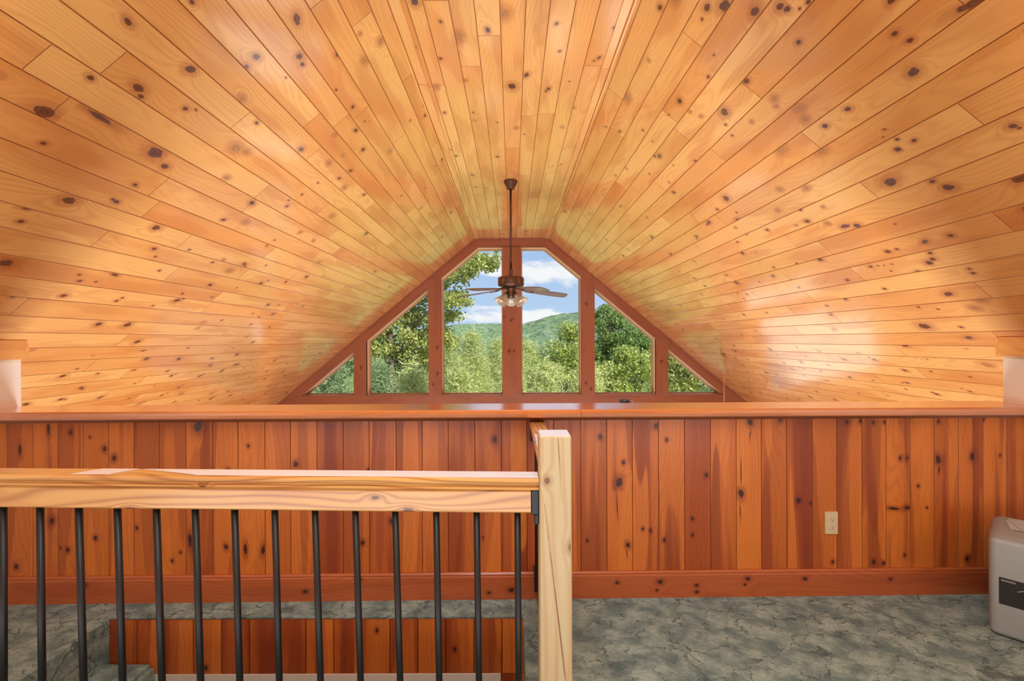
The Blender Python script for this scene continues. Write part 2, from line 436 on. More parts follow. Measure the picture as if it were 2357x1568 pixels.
wm = WM()
for side in (-1, 1):
    def fn(u, v, h, side=side):
        x = side*(XC + v*COSA); z = ZC - v*SINA
        n = NL if side < 0 else NR
        return (x + n.x*(h-0.004), u, z + n.z*(h-0.004))
    build_boards(wm, fn, side, seams(side), lambda xx: (xx-XC)/COSA)
fn0 = lambda u, v, h: (v, u, ZC - (h-0.004))
flat_px = [971.6,1032,1090,1150,1211,1268,1327,1384]
fl = [-XC] + [at_depth(p, 0, 2.334).x for p in flat_px] + [XC]
fl.insert(1, (fl[0]+fl[1])/2)
build_boards(wm, fn0, 0, fl, lambda x: x)
ceil = wm.build('ceiling', W_CEIL); tag(ceil, kind='structure')
rf = mesh_obj('roof', [(s*x, y, z+.06) for y in (YB-.05, YG+.45) for s, x, z in ((-1, XE+.3, zroof(XE+.3)), (-1, XC, ZC), (1, XC, ZC), (1, XE+.3, zroof(XE+.3)))],
              [(0,1,5,4),(1,2,6,5),(2,3,7,6)], simple('roof_shingle', rgb(80,76,72), .9)); tag(rf, kind='structure')
# battens where the flat strip meets the slopes
wm = WM()
for s, ys in ((-1, 3.09), (1, 2.92)):
    a, b = (-XC-0.002, -XC+0.056) if s < 0 else (XC-0.046, XC+0.002)
    wood_box(wm, a, b, YB, ys-0.002, ZC-0.008, ZC+0.01, 'y', 0.3, 0.35)
    wood_box(wm, a, b, ys, YG, ZC-0.014, ZC+0.01, 'y', 0.7, 0.15)
    c0 = XC+0.012
    wood_box(wm, s*c0-0.006, s*c0+0.006, YB, YG, ZC-0.022, ZC-0.005, 'y', 0.9, 0.3)
tag(wm.build('trim_1', W_CEIL), kind='structure')

# ------------------------------------------------------------------ gable wall with windows
G = YG/FPX
def gp(x, y):   # a point of the gable plane from the photograph
    p = at_depth(x, y, YG); return (p.x, p.z)
PX = 7.8/1047.56
ox = lambda px: (px-1178)*PX
oz = lambda py: CAMZ - (py-784.5)*PX
TOP = oz(570.5); SILL = oz(910.0)
def zs(x): return TOP - SL*(abs(x)-76.6*PX)        # sloped edge of the openings
MULL = [(814.6,843.9),(986.4,1015.6),(1157,1199.4),(1337.5,1368),(1508,1536)]
M = [(ox(a), ox(b)) for a, b in MULL]
xend = 76.6*PX + (TOP-SILL)/SL
WIN = [
 [(-xend, SILL), (M[0][0], SILL), (M[0][0], zs(M[0][0]))],
 [(M[0][1], SILL), (M[1][0], SILL), (M[1][0], zs(M[1][0])), (M[0][1], zs(M[0][1]))],
 [(M[1][1], SILL), (M[2][0], SILL), (M[2][0], TOP), (-76.6*PX, TOP), (M[1][1], zs(M[1][1]))],
 [(M[2][1], SILL), (M[3][0], SILL), (M[3][0], zs(M[3][0])), (76.6*PX, TOP), (M[2][1], TOP)],
 [(M[3][1], SILL), (M[4][0], SILL), (M[4][0], zs(M[4][0])), (M[3][1], zs(M[3][1]))],
 [(M[4][1], SILL), (xend, SILL), (M[4][1], zs(M[4][1]))],
]
for i in (1, 2, 3, 4):       # the glazing below, out of sight behind the half wall
    a, b = WIN[i][0][0], WIN[i][1][0]
    WIN.append([(a, -2.25), (b, -2.25), (b, -0.05), (a, -0.05)])
for a, b in ((-3.9, -2.66), (2.66, 3.9)): WIN.append([(a, -2.25), (b, -2.25), (b, -0.2), (a, -0.2)])

def triangulated(loops, y, name, mat):
    bm = bmesh.new(); ed = []
    for lp in loops:
        vs = [bm.verts.new((x, y, z)) for x, z in lp]
        for i in range(len(vs)): ed.append(bm.edges.new((vs[i], vs[(i+1) % len(vs)])))
    bmesh.ops.triangle_fill(bm, use_beauty=True, use_dissolve=False, edges=ed, normal=(0, -1, 0))
    return bm_obj(name, bm, mat)
M_DRY = simple('white_drywall', rgb(226,222,214), 0.6, var=0.03, scale=8)
M_PLAIN = simple('great_room_board', rgb(196,124,62), 0.45, var=0.15, scale=5)
ze = zroof(XE)
g = triangulated([[(-XE, ZG), (XE, ZG), (XE, ze), (XC, ZC), (-XC, ZC), (-XE, ze)]] + WIN, YG, 'wall_back', M_PLAIN)
tag(g, kind='structure')

def glass_mat():
    t = NT('window_glass')
    tr = t.n('BsdfTransparent', Color=(0.97, 0.98, 0.97, 1)); gl = t.n('BsdfGlossy', Roughness=0.0)
    fr = t.n('Fresnel', IOR=1.45)
    mx = t.n('MixShader'); t.set(mx.inputs[0], t.math('MULTIPLY', fr.outputs[0], 0.35)); t.set(mx.inputs[1], tr.outputs[0]); t.set(mx.inputs[2], gl.outputs[0])
    t.t.links.new(mx.outputs[0], t.out.inputs[0]); return t.m
M_GLASS = glass_mat()
M_SASH = simple('window_sash', rgb(150,88,58), 0.4, var=0.08, scale=12)
def inset(poly, d):
    n = len(poly); out = []
    ar = sum(poly[i][0]*poly[(i+1)%n][1]-poly[(i+1)%n][0]*poly[i][1] for i in range(n))
    sg = 1 if ar > 0 else -1
    L = []
    for i in range(n):
        p, q = Vector(poly[i]), Vector(poly[(i+1)%n]); e = (q-p).normalized()
        nn = Vector((-e.y, e.x))*sg
        L.append((p+nn*d, e))
    for i in range(n):
        (p, e), (q, f) = L[i-1], L[i]
        den = e.x*f.y-e.y*f.x
        t = ((q.x-p.x)*f.y-(q.y-p.y)*f.x)/den
        out.append((p.x+e.x*t, p.y+e.y*t))
    return out
W_JAMB = wood('window_jamb', rgb(240,208,170), rgb(152,94,64), rgb(150,84,52), rgb(150,86,50), rgb(90,34,22), rgb(40,20,22), rgb(80,32,14),
              heart_amt=0.05, grain_amt=0.15, rough=0.3, coat=0.3, low_amt=0.08)  # cream base puts the grazing daylight on the jambs into their colour
for i, poly in enumerate(WIN):
    wm = WM(); n = len(poly)
    y0, y1, y2 = YG-0.022, YG+0.15, YG+0.19
    ins = inset(poly, 0.022)
    for k in range(n):
        p, q = poly[k], poly[(k+1)%n]; a, b = ins[k], ins[(k+1)%n]
        L = math.hypot(q[0]-p[0], q[1]-p[1])
        wm.face([(p[0],y0,p[1]),(q[0],y0,q[1]),(q[0],y1,q[1]),(p[0],y1,p[1])], [(0,k),(L,k),(L,k+.17),(0,k+.17)], 0.2, 0.04)
        wm.face([(p[0],y1,p[1]),(q[0],y1,q[1]),(b[0],y1,b[1]),(a[0],y1,a[1])], [(0,k+.3),(L,k+.3),(L,k+.32),(0,k+.32)], 0.3, 0.7)
        wm.face([(a[0],y1,a[1]),(b[0],y1,b[1]),(b[0],y2,b[1]),(a[0],y2,a[1])], [(0,k+.4),(L,k+.4),(L,k+.45),(0,k+.45)], 0.3, 0.7)
        wm.face([(p[0],y2,p[1]),(q[0],y2,q[1]),(b[0],y2,b[1]),(a[0],y2,a[1])], [(0,k+.5),(L,k+.5),(L,k+.52),(0,k+.52)], 0.3, 0.7)
    fr = wm.build('window_%d' % (i+1), W_JAMB); tag(fr, kind='structure')
    mesh_obj('glass_pane', [(a[0], YG+0.165, a[1]) for a in ins], [tuple(range(n))], M_GLASS, fr)

# casing boards
yf = YG-0.024
def poly_board(wm, poly, y0, y1, axis_u, rnd, tone, knots=()):
    e = Vector(axis_u).normalized(); nn = Vector((-e.y, e.x))
    def uvp(p): q = Vector(p); return (q.dot(e), q.dot(nn))
    n = len(poly)
    wm.face([(p[0], y0, p[1]) for p in poly], [uvp(p) for p in poly], rnd, tone, 0.0, knots)
    for k in range(n):
        p, q = poly[k], poly[(k+1)%n]
        wm.face([(p[0],y0,p[1]),(p[0],y1,p[1]),(q[0],y1,q[1]),(q[0],y0,q[1])], [uvp(p),(uvp(p)[0],uvp(p)[1]+.03),(uvp(q)[0],uvp(q)[1]+.03),uvp(q)], rnd, tone)
ntrim = [1]
def trim(wm, mat=W_TRIM):
    ntrim[0] += 1
    return tag(wm.build('trim_%d' % ntrim[0], mat), kind='structure')
wm = WM(); poly_board(wm, [(-76.6*PX, TOP), (76.6*PX, TOP), (XC, ZC), (-XC, ZC)], yf, YG, (1, 0), 0.1, 0.7); trim(wm)
for s in (-1, 1):
    wm = WM()
    xo = XC + (ZC-SILL)/SL
    poly_board(wm, [(s*76.6*PX, TOP), (s*XC, ZC), (s*xo, SILL), (s*xend, SILL)], yf, YG, (s, -SL), 0.33+0.2*s, 0.5, ((s*1.3, 0, .02, .012, 0, 0),))
    # bead along the roof line
    w = 0.022
    a0, b0 = (s*XC, ZC-w*1.1), (s*xo, SILL-w*1.1)
    trim(wm)
    wm = WM(); poly_board(wm, [(s*XC, ZC), (s*(xo+.3), SILL-.25), (s*(xo+.3), SILL-.25-w*1.3), (s*XC, ZC-w*1.3)], yf-0.014, YG, (s, -SL), 0.6, 0.6); trim(wm)
wm = WM(); poly_board(wm, [(-XC, ZC), (XC, ZC), (XC, ZC-.02), (-XC, ZC-.02)], yf-0.014, YG, (1, 0), 0.6, 0.6); trim(wm)
for k, (a, b) in enumerate(M):
    kn = []
    wm = WM()
    if k == 2:
        zt = TOP+0.0
        kk = [((1160.5,731),.018),((1182,733),.013),((1190,732),.014),((1176,737),.018),((1172,808),.02),((1183,808),.014)]
        kn = [(at_depth(x, y, YG).z, at_depth(x, y, YG).x, r*1.1, r*.8, 0, 0) for (x, y), r in kk]
        yy = yf-0.02
    else:
        zt = min(zs(a), zs(b)) + 0.03; zt = max(zs(a), zs(b))
        yy = yf-0.004
        kk = {0: [(832,846)], 1: [(1007,800),(1008,860),(998,885)], 3: [(1349,700),(1360,895),(1348,882)], 4: [(1521,832)]}[k]
        kn = [(at_depth(x, y, YG).z, at_depth(x, y, YG).x, .02, .014, 0, 0) for x, y in kk]
    zb = SILL-0.004
    def quad(za, zb_, kks):
        wm.face([(a,yy,za),(b,yy,za),(b,yy,zb_),(a,yy,zb_)], [(za,a),(za,b),(zb_,b),(zb_,a)], 0.1*k+.1, 0.55, 0, kks)
    for za, zb_, kks in cells(zb, zt-0.0, kn): quad(za, zb_, kks)
    if k != 2:
        pass
    for x in (a, b):
        wm.face([(x,yy,zb),(x,YG+.02,zb),(x,YG+.02,zt),(x,yy,zt)], [(zb,0),(zb,.05),(zt,.05),(zt,0)], 0.1, 0.5)
    wm.face([(a,yy,zb),(b,yy,zb),(b,YG,zb),(a,YG,zb)], [(0,a),(0,b),(.03,b),(.03,a)], .2, .6)
    wm.face([(a,yy,zt),(b,yy,zt),(b,YG,zt),(a,YG,zt)], [(0,a),(0,b),(.03,b),(.03,a)], .2, .6)
    trim(wm)
# sill board
wm = WM()
xo2 = XC + (ZC-(SILL-0.3))/SL
poly_board(wm, [(-xo2-.02, SILL-.3), (xo2+.02, SILL-.3), (xo2-.33, SILL), (-xo2+.33, SILL)], yf-.002, YG, (1, 0), 0.8, 0.6); trim(wm)

# ------------------------------------------------------------------ the great room shell
def wall_plane(name, pts, mat, kind='structure'):
    o = mesh_obj(name, pts, [tuple(range(len(pts)))], mat); tag(o, kind=kind); return o
wall_plane('wall_left', [(-XE, YB, ZG), (-XE, YG, ZG), (-XE, YG, ze+.02), (-XE, YB, ze+.02)], M_PLAIN)
wall_plane('wall_right', [(XE, YB, ZG), (XE, YG, ZG), (XE, YG, ze+.02), (XE, YB, ze+.02)], M_PLAIN)
wall_plane('wall_front', [(-XE, YB, ZG), (XE, YB, ZG), (XE, YB, ze), (XC, YB, ZC), (-XC, YB, ZC), (-XE, YB, ze)], M_PLAIN)
wall_plane('floor_lower', [(-XE, YB, ZG), (XE, YB, ZG), (XE, YG, ZG), (-XE, YG, ZG)], simple('lower_floor', rgb(176,128,84), 0.35, var=.15, scale=3))

# ------------------------------------------------------------------ loft floor, stairwell
def carpet_mat():
    t = NT('sage_carpet')
    tc = t.n('TexCoord').outputs['Object']
    mp = t.n('Mapping', Vector=tc); mp.inputs['Rotation'].default_value = (0, 0, 0.6); mp.inputs['Scale'].default_value = (1.0, 1.25, 1.0)
    P = mp.outputs[0]
    warpn = t.n('TexNoise', Vector=P); warpn.inputs['Scale'].default_value = 8.0; warpn.inputs['Detail'].default_value = 5.0; warpn.inputs['Roughness'].default_value = 0.6
    wv = t.n('VectorMath'); wv.operation = 'MULTIPLY_ADD'
    t.set(wv.inputs[0], warpn.outputs['Color']); wv.inputs[1].default_value = (0.26, 0.26, 0.0); t.set(wv.inputs[2], P)
    vo = t.n('TexVoronoi', Vector=wv.outputs[0]); vo.feature = 'DISTANCE_TO_EDGE'; vo.inputs['Scale'].default_value = 7.0
    gap = t.noise(P, 12.0, 2.0)
    wdt = t.math('SUBTRACT', t.math('MULTIPLY', gap, 0.10), 0.049)
    tuft = t.noise(P, 170.0, 2.0, 0.7)
    mid = t.noise(P, 48.0, 3.0, 0.65)
    crack = t.math('SUBTRACT', 1.0, t.step(t.math('ADD', t.math('SUBTRACT', vo.outputs[0], wdt), t.math('MULTIPLY_ADD', tuft, 0.03, -0.015)), -0.008, 0.02))
    cloud = t.noise(P, 8.0, 5.0, 0.65)
    c = t.mix(t.step(cloud, 0.34, 0.68), rgb(84,116,112), rgb(168,194,182))
    c = t.mix(t.math('MULTIPLY', t.step(mid, 0.35, 0.7), 0.4), c, rgb(88,120,120))
    f = t.math('MULTIPLY_ADD', tuft, 1.5, 0.28)
    c = t.mix(1.0, c, t.xyz(f, f, f), 'MULTIPLY')
    c = t.mix(t.math('MULTIPLY', crack, 0.8), c, rgb(40,62,62))
    h = t.math('ADD', t.math('MULTIPLY', tuft, 0.8), t.math('MULTIPLY', mid, 0.8))
    h = t.math('ADD', h, t.math('MULTIPLY', cloud, 1.5))
    h = t.math('SUBTRACT', h, t.math('MULTIPLY', crack, 0.8))
    t.bsdf(Base_Color=c, Roughness=0.95, Specular_IOR_Level=0.1, Sheen_Weight=0.25, Sheen_Roughness=0.6, Normal=t.bump(h, 0.8, 0.012))
    return t.m
M_CARPET = carpet_mat()
WX0, WX1, WY0, WY1 = -1.957, 0.05, 1.43, 2.217
bm = bmesh.new()
def slab(x0, x1, y0, y1, z0=-0.25, z1=0.0): bm_box(bm, x0, x1, y0, y1, z0, z1)
slab(-XK-.02, WX0, YB, yw(0)+.02); slab(WX1, XK+.02, YB, yw(0)+.06)
slab(WX0, WX1, YB, WY0); slab(WX0, WX1, WY1, yw(0)+.02)
tag(bm_obj('floor', bm, M_CARPET), kind='structure')
# carpeted stair going down to the right
st = empty('carpeted_stair', (WX0, WY0, 0))
tag(st, 'carpeted stair stepping down to the right behind the wood railing', 'stairs')
for i in range(5):
    b = bmesh.new(); x = 0.225*i; z = -0.213*(i+1)
    bm_box(b, x+.0015, x+.225, 0.004, WY1-WY0-.020, z-.20, z)
    bmesh.ops.bevel(b, geom=[e for e in b.edges if abs(e.verts[0].co.z-z) < 1e-5 and abs(e.verts[1].co.z-z) < 1e-5 and abs(e.verts[0].co.x-x-.225) < 1e-4 and abs(e.verts[1].co.x-x-.225) < 1e-4], offset=.02, segments=4, affect='EDGES')
    bm_obj('stair_step', b, M_CARPET, st)
# stairwell wall under the loft edge: boards, white below
wm = WM()
xx = WX0 - 0.0; k = 0
bw = 0.136
fnw = lambda u, v, h: (v, WY1-.008-h, u)
while xx < WX1+.15:
    x2 = min(xx+bw, WX1+.2)
    plank(wm, fnw, xx, x2, -0.268, -0.003, random.random(), random.uniform(.25, .75),
          [(random.uniform(-.25, 0), random.uniform(xx+.02, x2-.02), .012, .008, 0, 0)] if random.random() < .4 else ())
    xx = x2
plank(wm, fnw, -0.06, 0.06, -2.4, -0.268, .3, .6)
tag(wm.build('wall_stairwell', W_WALL), kind='structure')
for nm, bx in (('wall_stairwell_lower', (-XK, -0.06, WY1-.016, WY1+.05, ZG, -0.268)), ('wall_lower_right', (-0.06, XE, WY1+.01, WY1+.06, ZG, -0.25)),
               ('wall_lower_left', (-XE, -XK, WY1+.01, WY1+.06, ZG, -0.25)), ('wall_stairwell_right', (WX1, WX1+.05, WY0-.1, WY1, ZG, -.25)),
               ('wall_stairwell_front', (WX0-.05, WX1, WY0-.06, WY0-.001, ZG, -.25))):
    bm = bmesh.new(); bm_box(bm, *bx); tag(bm_obj(nm, bm, M_DRY), kind='structure')

# ------------------------------------------------------------------ half wall
W_SEAMS = [-45,16,75,133,191,250,308,367,428,489,548,610,668.5,729.6,790,850,911.5,972,1032,1093,1154.5,1213,1275,1337.5,1397,1456,1516,1576,1636,1695,1753,1811,
           1869.6,1926.6,1984.4,2040,2095.6,2151,2207,2264,2318,2375]
W_TONE = [.45,.45,.3,.35,.45,.2,.4,.35,.5,.65,.3,.5,.2,.75,.5,.65,.6,.35,.55,.5,.75,.85,.65,.35,.2,.45,.3,.9,.4,.08,.5,.7,.55,.3,.3,.15,.3,.55,.5,.02,.25]
K_WALL = """46,1037,30x8,0;111,988,26x8,0;162,996,10,0;240,1034,12,0;262,1055,13,0;456,981,34x22,3;206,1007,6,0;571,1027,8,0;524,1083,10,0;119,1200,15,0;156,1267,11,0;139,1262,6,0;219,1239,11,0;314,1216,9,0
396,1291,8,0;415,1272,7,0;37,1305,13,0;437,1246,34x10,0;520,1259,12,0;565,1265,30x9,0;605,1267,24x9,0;681,1069,14,0;848,1083,10,0;1138,1012,14,0;1112,1238,5,0;834,1250,12,0;901,1200,12,0
1382,1006,12,0;1435,1065,10,0;1425,1111,26x17,0;1510,981,13,0;1535,1013,9,0;1352,1245,8,0;1445,1255,13,0;1480,1218,8,0;1497,1222,8,0;1529,1244,9,0;1626,1094,10,0;1706,1137,22x15,0;1727,972,15,0;1701,967,11,0
1797,966,11,0;1594,1195,9,0;1594,1232,8,0;1838,1153,15,0;1867,1159,8,0;1917,1294,9,0;1950,972,11,0;1982,969,11,0;2011,973,8,0;1996,972,6,0;2036,972,8,0;2072,1055,9,0;2088,1055,8,0;2057,1171,8x30,0;2089,1169,8x16,0
2160,1058,24x14,0;2239,1052,22x13,0;2302,1049,5,0;2083,1278,6,0;2011,1294,11,0;2034,1297,10,0;2226,1286,11,0;2114,1119,8,0;2134,1169,6,0;2264,965,8,0;2161,970,9,0;1421,1168,46x2,0;1706,1088,50x2,0;1704,1178,30x2,0;1443,1275,18x2,0;1727,1000,22x2,0;2162,1082,20x4,0"""
def wall_hit(x, y):
    return on_plane(x, y, (0, YH, 0), (HK, -1, 0))
kw = [(wall_hit(x, y), ru, rv, st) for x, y, ru, rv, st in parse_knots(K_WALL)]
wm = WM()
fnh = lambda u, v, h: (v, yw(v)-(h-.004), u)
ex = [wall_hit(p, 1150).x for p in W_SEAMS]
for i in range(len(ex)-1):
    a, b = ex[i], ex[i+1]
    kn = [(h.z, h.x, ru, rv, random.uniform(-.2, .2), st) for h, ru, rv, st in kw if a <= h.x < b]
    plank(wm, fnh, a, b, 0.0, 0.96, random.random(), W_TONE[i], kn, gv=.0022, dep=.003, edge=.7)
tag(wm.build('wall_half', W_WALL), kind='structure')
bm = bmesh.new()   # body of the half wall
vs = bm_box(bm, -XK, XK, yw(0)+.004, yw(0)+.15, -.25, .955)
for v in vs: v.co.y += HK*v.co.x
tag(bm_obj('wall_half_core', bm, M_PLAIN), kind='structure')
# ledge on top, two lengths with a joint
prof = [(-.075,.953),(-.078,.958),(-.080,.972),(-.078,.986),(-.070,.993),(.165,.993),(.17,.988),(.17,.953)]
xj = .350
for n_, (a, b, r_) in enumerate(((-XK-.02, xj-.0008, .2), (xj+.0008, XK+.02, .85))):
    wm = WM()
    kn = [(h.x, .30, .016, .012, 0, 0) for h in [wall_hit(470, 960), wall_hit(1065, 960), wall_hit(1812, 945)] if a < h.x < b]
    extrude_profile(wm, prof, lambda u, p, q: (u, yw(u)+p, q), a, b, r_, .35, kn)
    trim(wm, W_CAP)
wm = WM()
extrude_profile(wm, [(-.022,.953),(-.022,.945),(-.010,.930),(0,.926),(0,.953)], lambda u, p, q: (u, yw(u)+p, q), -XK, XK, .5, .8); trim(wm)
# baseboard
K_BASE = [(1419,1338,8),(1517,1336,12),(1510,1355,6),(1601,1344,8),(1601,1359,8),(1718,1329,10),(1711,1342,6),(1849,1329,9),(2044,1330,8),(202,1344,9),(706,1358,10),(1126,1361,8),(1177,1355,12),(830,1330,9)]
wm = WM()
HB = .137
prof = [(-.016,0),(-.016,HB-.022),(-.013,HB-.016),(-.014,HB-.008),(-.008,HB),(0,HB)]
kn = []
for x, y, r in K_BASE:
    h = wall_hit(x, y); kn.append((h.x, h.z, r*1.2/1000, r*.9/1000, 0, 0))
extrude_profile(wm, prof, lambda u, p, q: (u, yw(u)+p, q), -XK, XK, .45, .25, kn, closed=False, caps=False)
tag(wm.build('baseboard_half', W_BASE), kind='structure')

# knee walls with a wood header
for s, nm in ((-1, 'left'), (1, 'right')):
    bm = bmesh.new()
    zt = zroof(XK) + .02
    x0, x1 = sorted((s*XK, s*(XK+.11)))
    bm_box(bm, x0, x1, YB, YK, 0, zt-.06)
    tag(bm_obj('wall_knee_%s' % nm, bm, M_DRY), kind='structure')
    wm = WM()
    h0 = 1.353
    x0, x1 = sorted((s*(XK-.022), s*(XK-.0005)))
    wood_box(wm, x0, x1, YB, YK+.004, 1.25, h0+.002, 'y', .3, .3, ((YK-.3, .05, .012, .01, 0, 0),))
    x0, x1 = sorted((s*(XK-.022), s*(XK+.11)))
    wood_box(wm, x0, x1, YK+.0045, YK+.02, 1.25, h0-.005, 'x', .3, .3)
    trim(wm, W_CEIL)

# ------------------------------------------------------------------ railing
M_BLACK = simple('black_powder_coat', rgb(9,12,16), 0.45, var=.1, scale=60)
M_BRK = simple('black_bracket', rgb(18,30,40), 0.45, var=.1, scale=60)
PX0 = at_depth(1241.5, 1040, 1.243).x; PX1 = at_depth(1316, 1040, 1.243).x
PY0, PY1 = 1.243, 1.332
post = empty('newel_post', ((PX0+PX1)/2, (PY0+PY1)/2, 0))
tag(post, 'pale square pine newel post with a long crack on the carpet edge', 'post')
wm = WM(); zt = CAMZ - (1005-784)*PY0/FPX
w2, d2 = (PX1-PX0)/2, (PY1-PY0)/2
kp = []
for x, y, ru, rv, an, st in ((1256,1107,.010,.008,0,0),(1313,1260,.013,.009,0,0),(1281,1420,.21,.0013,-.115,0),(1283,1040,.06,.0008,-.06,0)):
    h = at_depth(x, y, PY0); kp.append((h.z, h.x-(PX0+PX1)/2+w2, ru, rv, an, st))
ch = .004
prof = [(-w2+ch,-d2),(w2-ch,-d2),(w2,-d2+ch),(w2,d2-ch),(w2-ch,d2),(-w2+ch,d2),(-w2,d2-ch),(-w2,-d2+ch)]
def long_cells_prof(wm, prof, u0, u1, kn):
    # crack and knots live on the front face: give each face cell the nearest two marks
    n = len(prof); us = [u0] + [u0+(u1-u0)*k/24 for k in range(1, 24)] + [u1]
    dist = [0.0]
    for i in range(n):
        p, q = prof[i], prof[(i+1)%n]; dist.append(dist[-1]+math.hypot(q[0]-p[0], q[1]-p[1]))
    for a, b in zip(us[:-1], us[1:]):
        m = (a+b)/2
        kk = sorted([k for k in kn if abs(m-k[0]) < k[2]*1.2+.05], key=lambda k: abs(m-k[0])/(k[2]+.03))[:2]
        for i in range(n):
            p, q = prof[i], prof[(i+1)%n]
            wm.face([(p[0],p[1],a),(q[0],q[1],a),(q[0],q[1],b),(p[0],p[1],b)], [(a,dist[i]),(a,dist[i+1]),(b,dist[i+1]),(b,dist[i])], .37, .3, 0, tuple(kk) if i == 0 else ())
long_cells_prof(wm, prof, 0.0, zt-.004, kp)
wm.face([(p[0]*.95, p[1]*.95, zt) for p in prof], [(p[0]*.2, p[1]) for p in prof], .4, 0, 0)
for i in range(len(prof)):
    p, q = prof[i], prof[(i+1)%len(prof)]
    wm.face([(p[0],p[1],zt-.004),(q[0],q[1],zt-.004),(q[0]*.95,q[1]*.95,zt),(p[0]*.95,p[1]*.95,zt)], [(0,0),(0,.03),(.01,.03),(.01,0)], .4, 0)
wm.build('post_shaft', W_POST, post)

# long railing, running left from the post
yr = lambda x: 1.285 - .038*(x-PX0)       # rail centre line
ZT = CAMZ - (1101-784)*1.255/FPX          # top of the hand rail
rail = empty('stair_railing', (PX0, yr(PX0), 0))
tag(rail, 'long wood hand rail with slim black balusters, left of the newel post', 'railing')
RL = -2.72
def add_rail(parent, prof_top, prof_low, fn, u0, u1, lowgap, knt, knl, r1, r2):
    wm = WM(); extrude_profile(wm, prof_top, fn, u0, u1, r1, .3, knt); wm.build('hand_rail', W_RAIL, parent)
    wm = WM(); extrude_profile(wm, prof_low, fn, u0, u1-lowgap, r2, .35, knl); wm.build('lower_rail', W_RAIL, parent)
TT = 0.0
_h = [(-.027,0),(-.032,-.003),(-.034,-.009),(-.033,-.015),(-.029,-.019),(-.0245,-.0215),(-.0235,-.0255),(-.0275,-.0275),(-.0285,-.031),(-.0275,-.0345),(-.022,-.0365)]
prof_top = [(-x, y) for x, y in _h] + [(x, y) for x, y in _h][::-1]
prof_top = [(x, y) for x, y in _h][::-1] + [(-x, y) for x, y in _h]
prof_low = [(-.019,-.0365),(-.024,-.043),(-.024,-.096),(-.021,-.100),(.021,-.100),(.024,-.096),(.024,-.043),(.019,-.0365)]
fr_ = lambda u, p, q: (u, -.038*u+p, ZT+q)     # local to the empty
kl = []
for x, y, r in ((295,1174,9),(868,1139,8),(944,1166,9)):
    h = at_depth(x, y, 1.30); kl.append((h.x-PX0, .009+(ZT-.043-h.z), r*1.6/1000, r*.7/1000, 0, 0))
kt = [(at_depth(470, 1113, 1.3).x-PX0, .006, .008, .006, 0, 0)]
add_rail(rail, prof_top, prof_low, fr_, RL-PX0, -.001, .022, kt, kl, .62, .17)
b = bmesh.new()      # bracket on the post
bm_box(b, -.022, -.0005, -.026, .026, ZT-.103, ZT-.036)
bm_box(b, -.013, -.0005, -.022, .022, ZT-.132, ZT-.103)
bmesh.ops.bevel(b, geom=b.edges[:], offset=.002, segments=1, affect='EDGES')
bm_obj('rail_bracket', b, M_BRK, rail)
BT = [(7.5,8),(92.5,97),(181,192.5),(270,282.5),(360,373),(449.5,462),(540,552),(632.5,643),(725,738),(818,830),(909.5,921),(1004,1011),(1097,1102.5),(1191,1194)]
for xt, xb in BT:
    # depth of the rail line under this pixel column
    y = 1.3
    for _ in range(4): y = yr((xt-CX)/FPX*y)
    A = at_depth(xt, 1185, y); B = at_depth(xb, 1568, y)
    A.z = ZT-.095
    d = (B-A); t = (0.02-A.z)/d.z; E = A + d*t
    bl = bmesh.new(); o = Vector((PX0, yr(PX0), 0))
    bm_tube(bl, [A-o, E-o], .0092, 14)
    bm_obj('baluster', bl, M_BLACK, rail, smooth=False)
for k in range(9):       # the run goes on to the knee wall
    x = -1.455 - .1165*(k+1); bl = bmesh.new(); o = Vector((PX0, yr(PX0), 0))
    bm_tube(bl, [Vector((x, yr(x), ZT-.095))-o, Vector((x+.03, yr(x), .02))-o], .0092, 14); bm_obj('baluster', bl, M_BLACK, rail)
for o in rail.children:
    if o.name.startswith('baluster'):
        for p in o.data.polygons:
            if len(p.vertices) == 4: p.use_smooth = True
# thin white sheets painting bright light patches on the rail and post tops
M_LIGHT_SHEET = simple('pale_light_sheet', rgb(220,218,224), .3, var=.05, scale=40, coat=.5)
def light_sheet(name, pts, parent, fold=.0012):
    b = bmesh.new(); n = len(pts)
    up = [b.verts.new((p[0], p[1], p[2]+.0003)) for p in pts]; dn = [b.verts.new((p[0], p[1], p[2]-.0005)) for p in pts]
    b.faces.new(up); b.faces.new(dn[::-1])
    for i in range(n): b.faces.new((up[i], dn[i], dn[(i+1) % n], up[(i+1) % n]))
    return bm_obj(name, b, M_LIGHT_SHEET, parent)
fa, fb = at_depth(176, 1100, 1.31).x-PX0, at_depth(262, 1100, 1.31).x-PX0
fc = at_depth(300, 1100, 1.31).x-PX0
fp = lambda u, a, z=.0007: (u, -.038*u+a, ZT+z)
light_sheet('light_sheet', [fp(fa-.015,-.027), fp(fb-.01,-.027), fp(fb+.035,.027), fp(fa+.03,.027)], rail)
light_sheet('light_sheet', [fp(fc+.20,-.027), fp(-.002,-.027), fp(-.002,.027), fp(fc,.027)], rail)
light_sheet('light_sheet', [(-w2+.003,-d2+.003,zt+.0007),(w2-.003,-d2+.003,zt+.0007),(w2-.003,d2-.003,zt+.0007),(-w2+.003,d2-.003,zt+.0007)], post)
# shoe rail near the floor, below the frame
wm = WM(); extrude_profile(wm, [(-.03,.001),(-.03,.03),(.03,.03),(.03,.001)], lambda u,p,q:(u, -.038*u+p, q), RL-PX0, -.001, .5, .4); wm.build('shoe_rail', W_RAIL, rail)

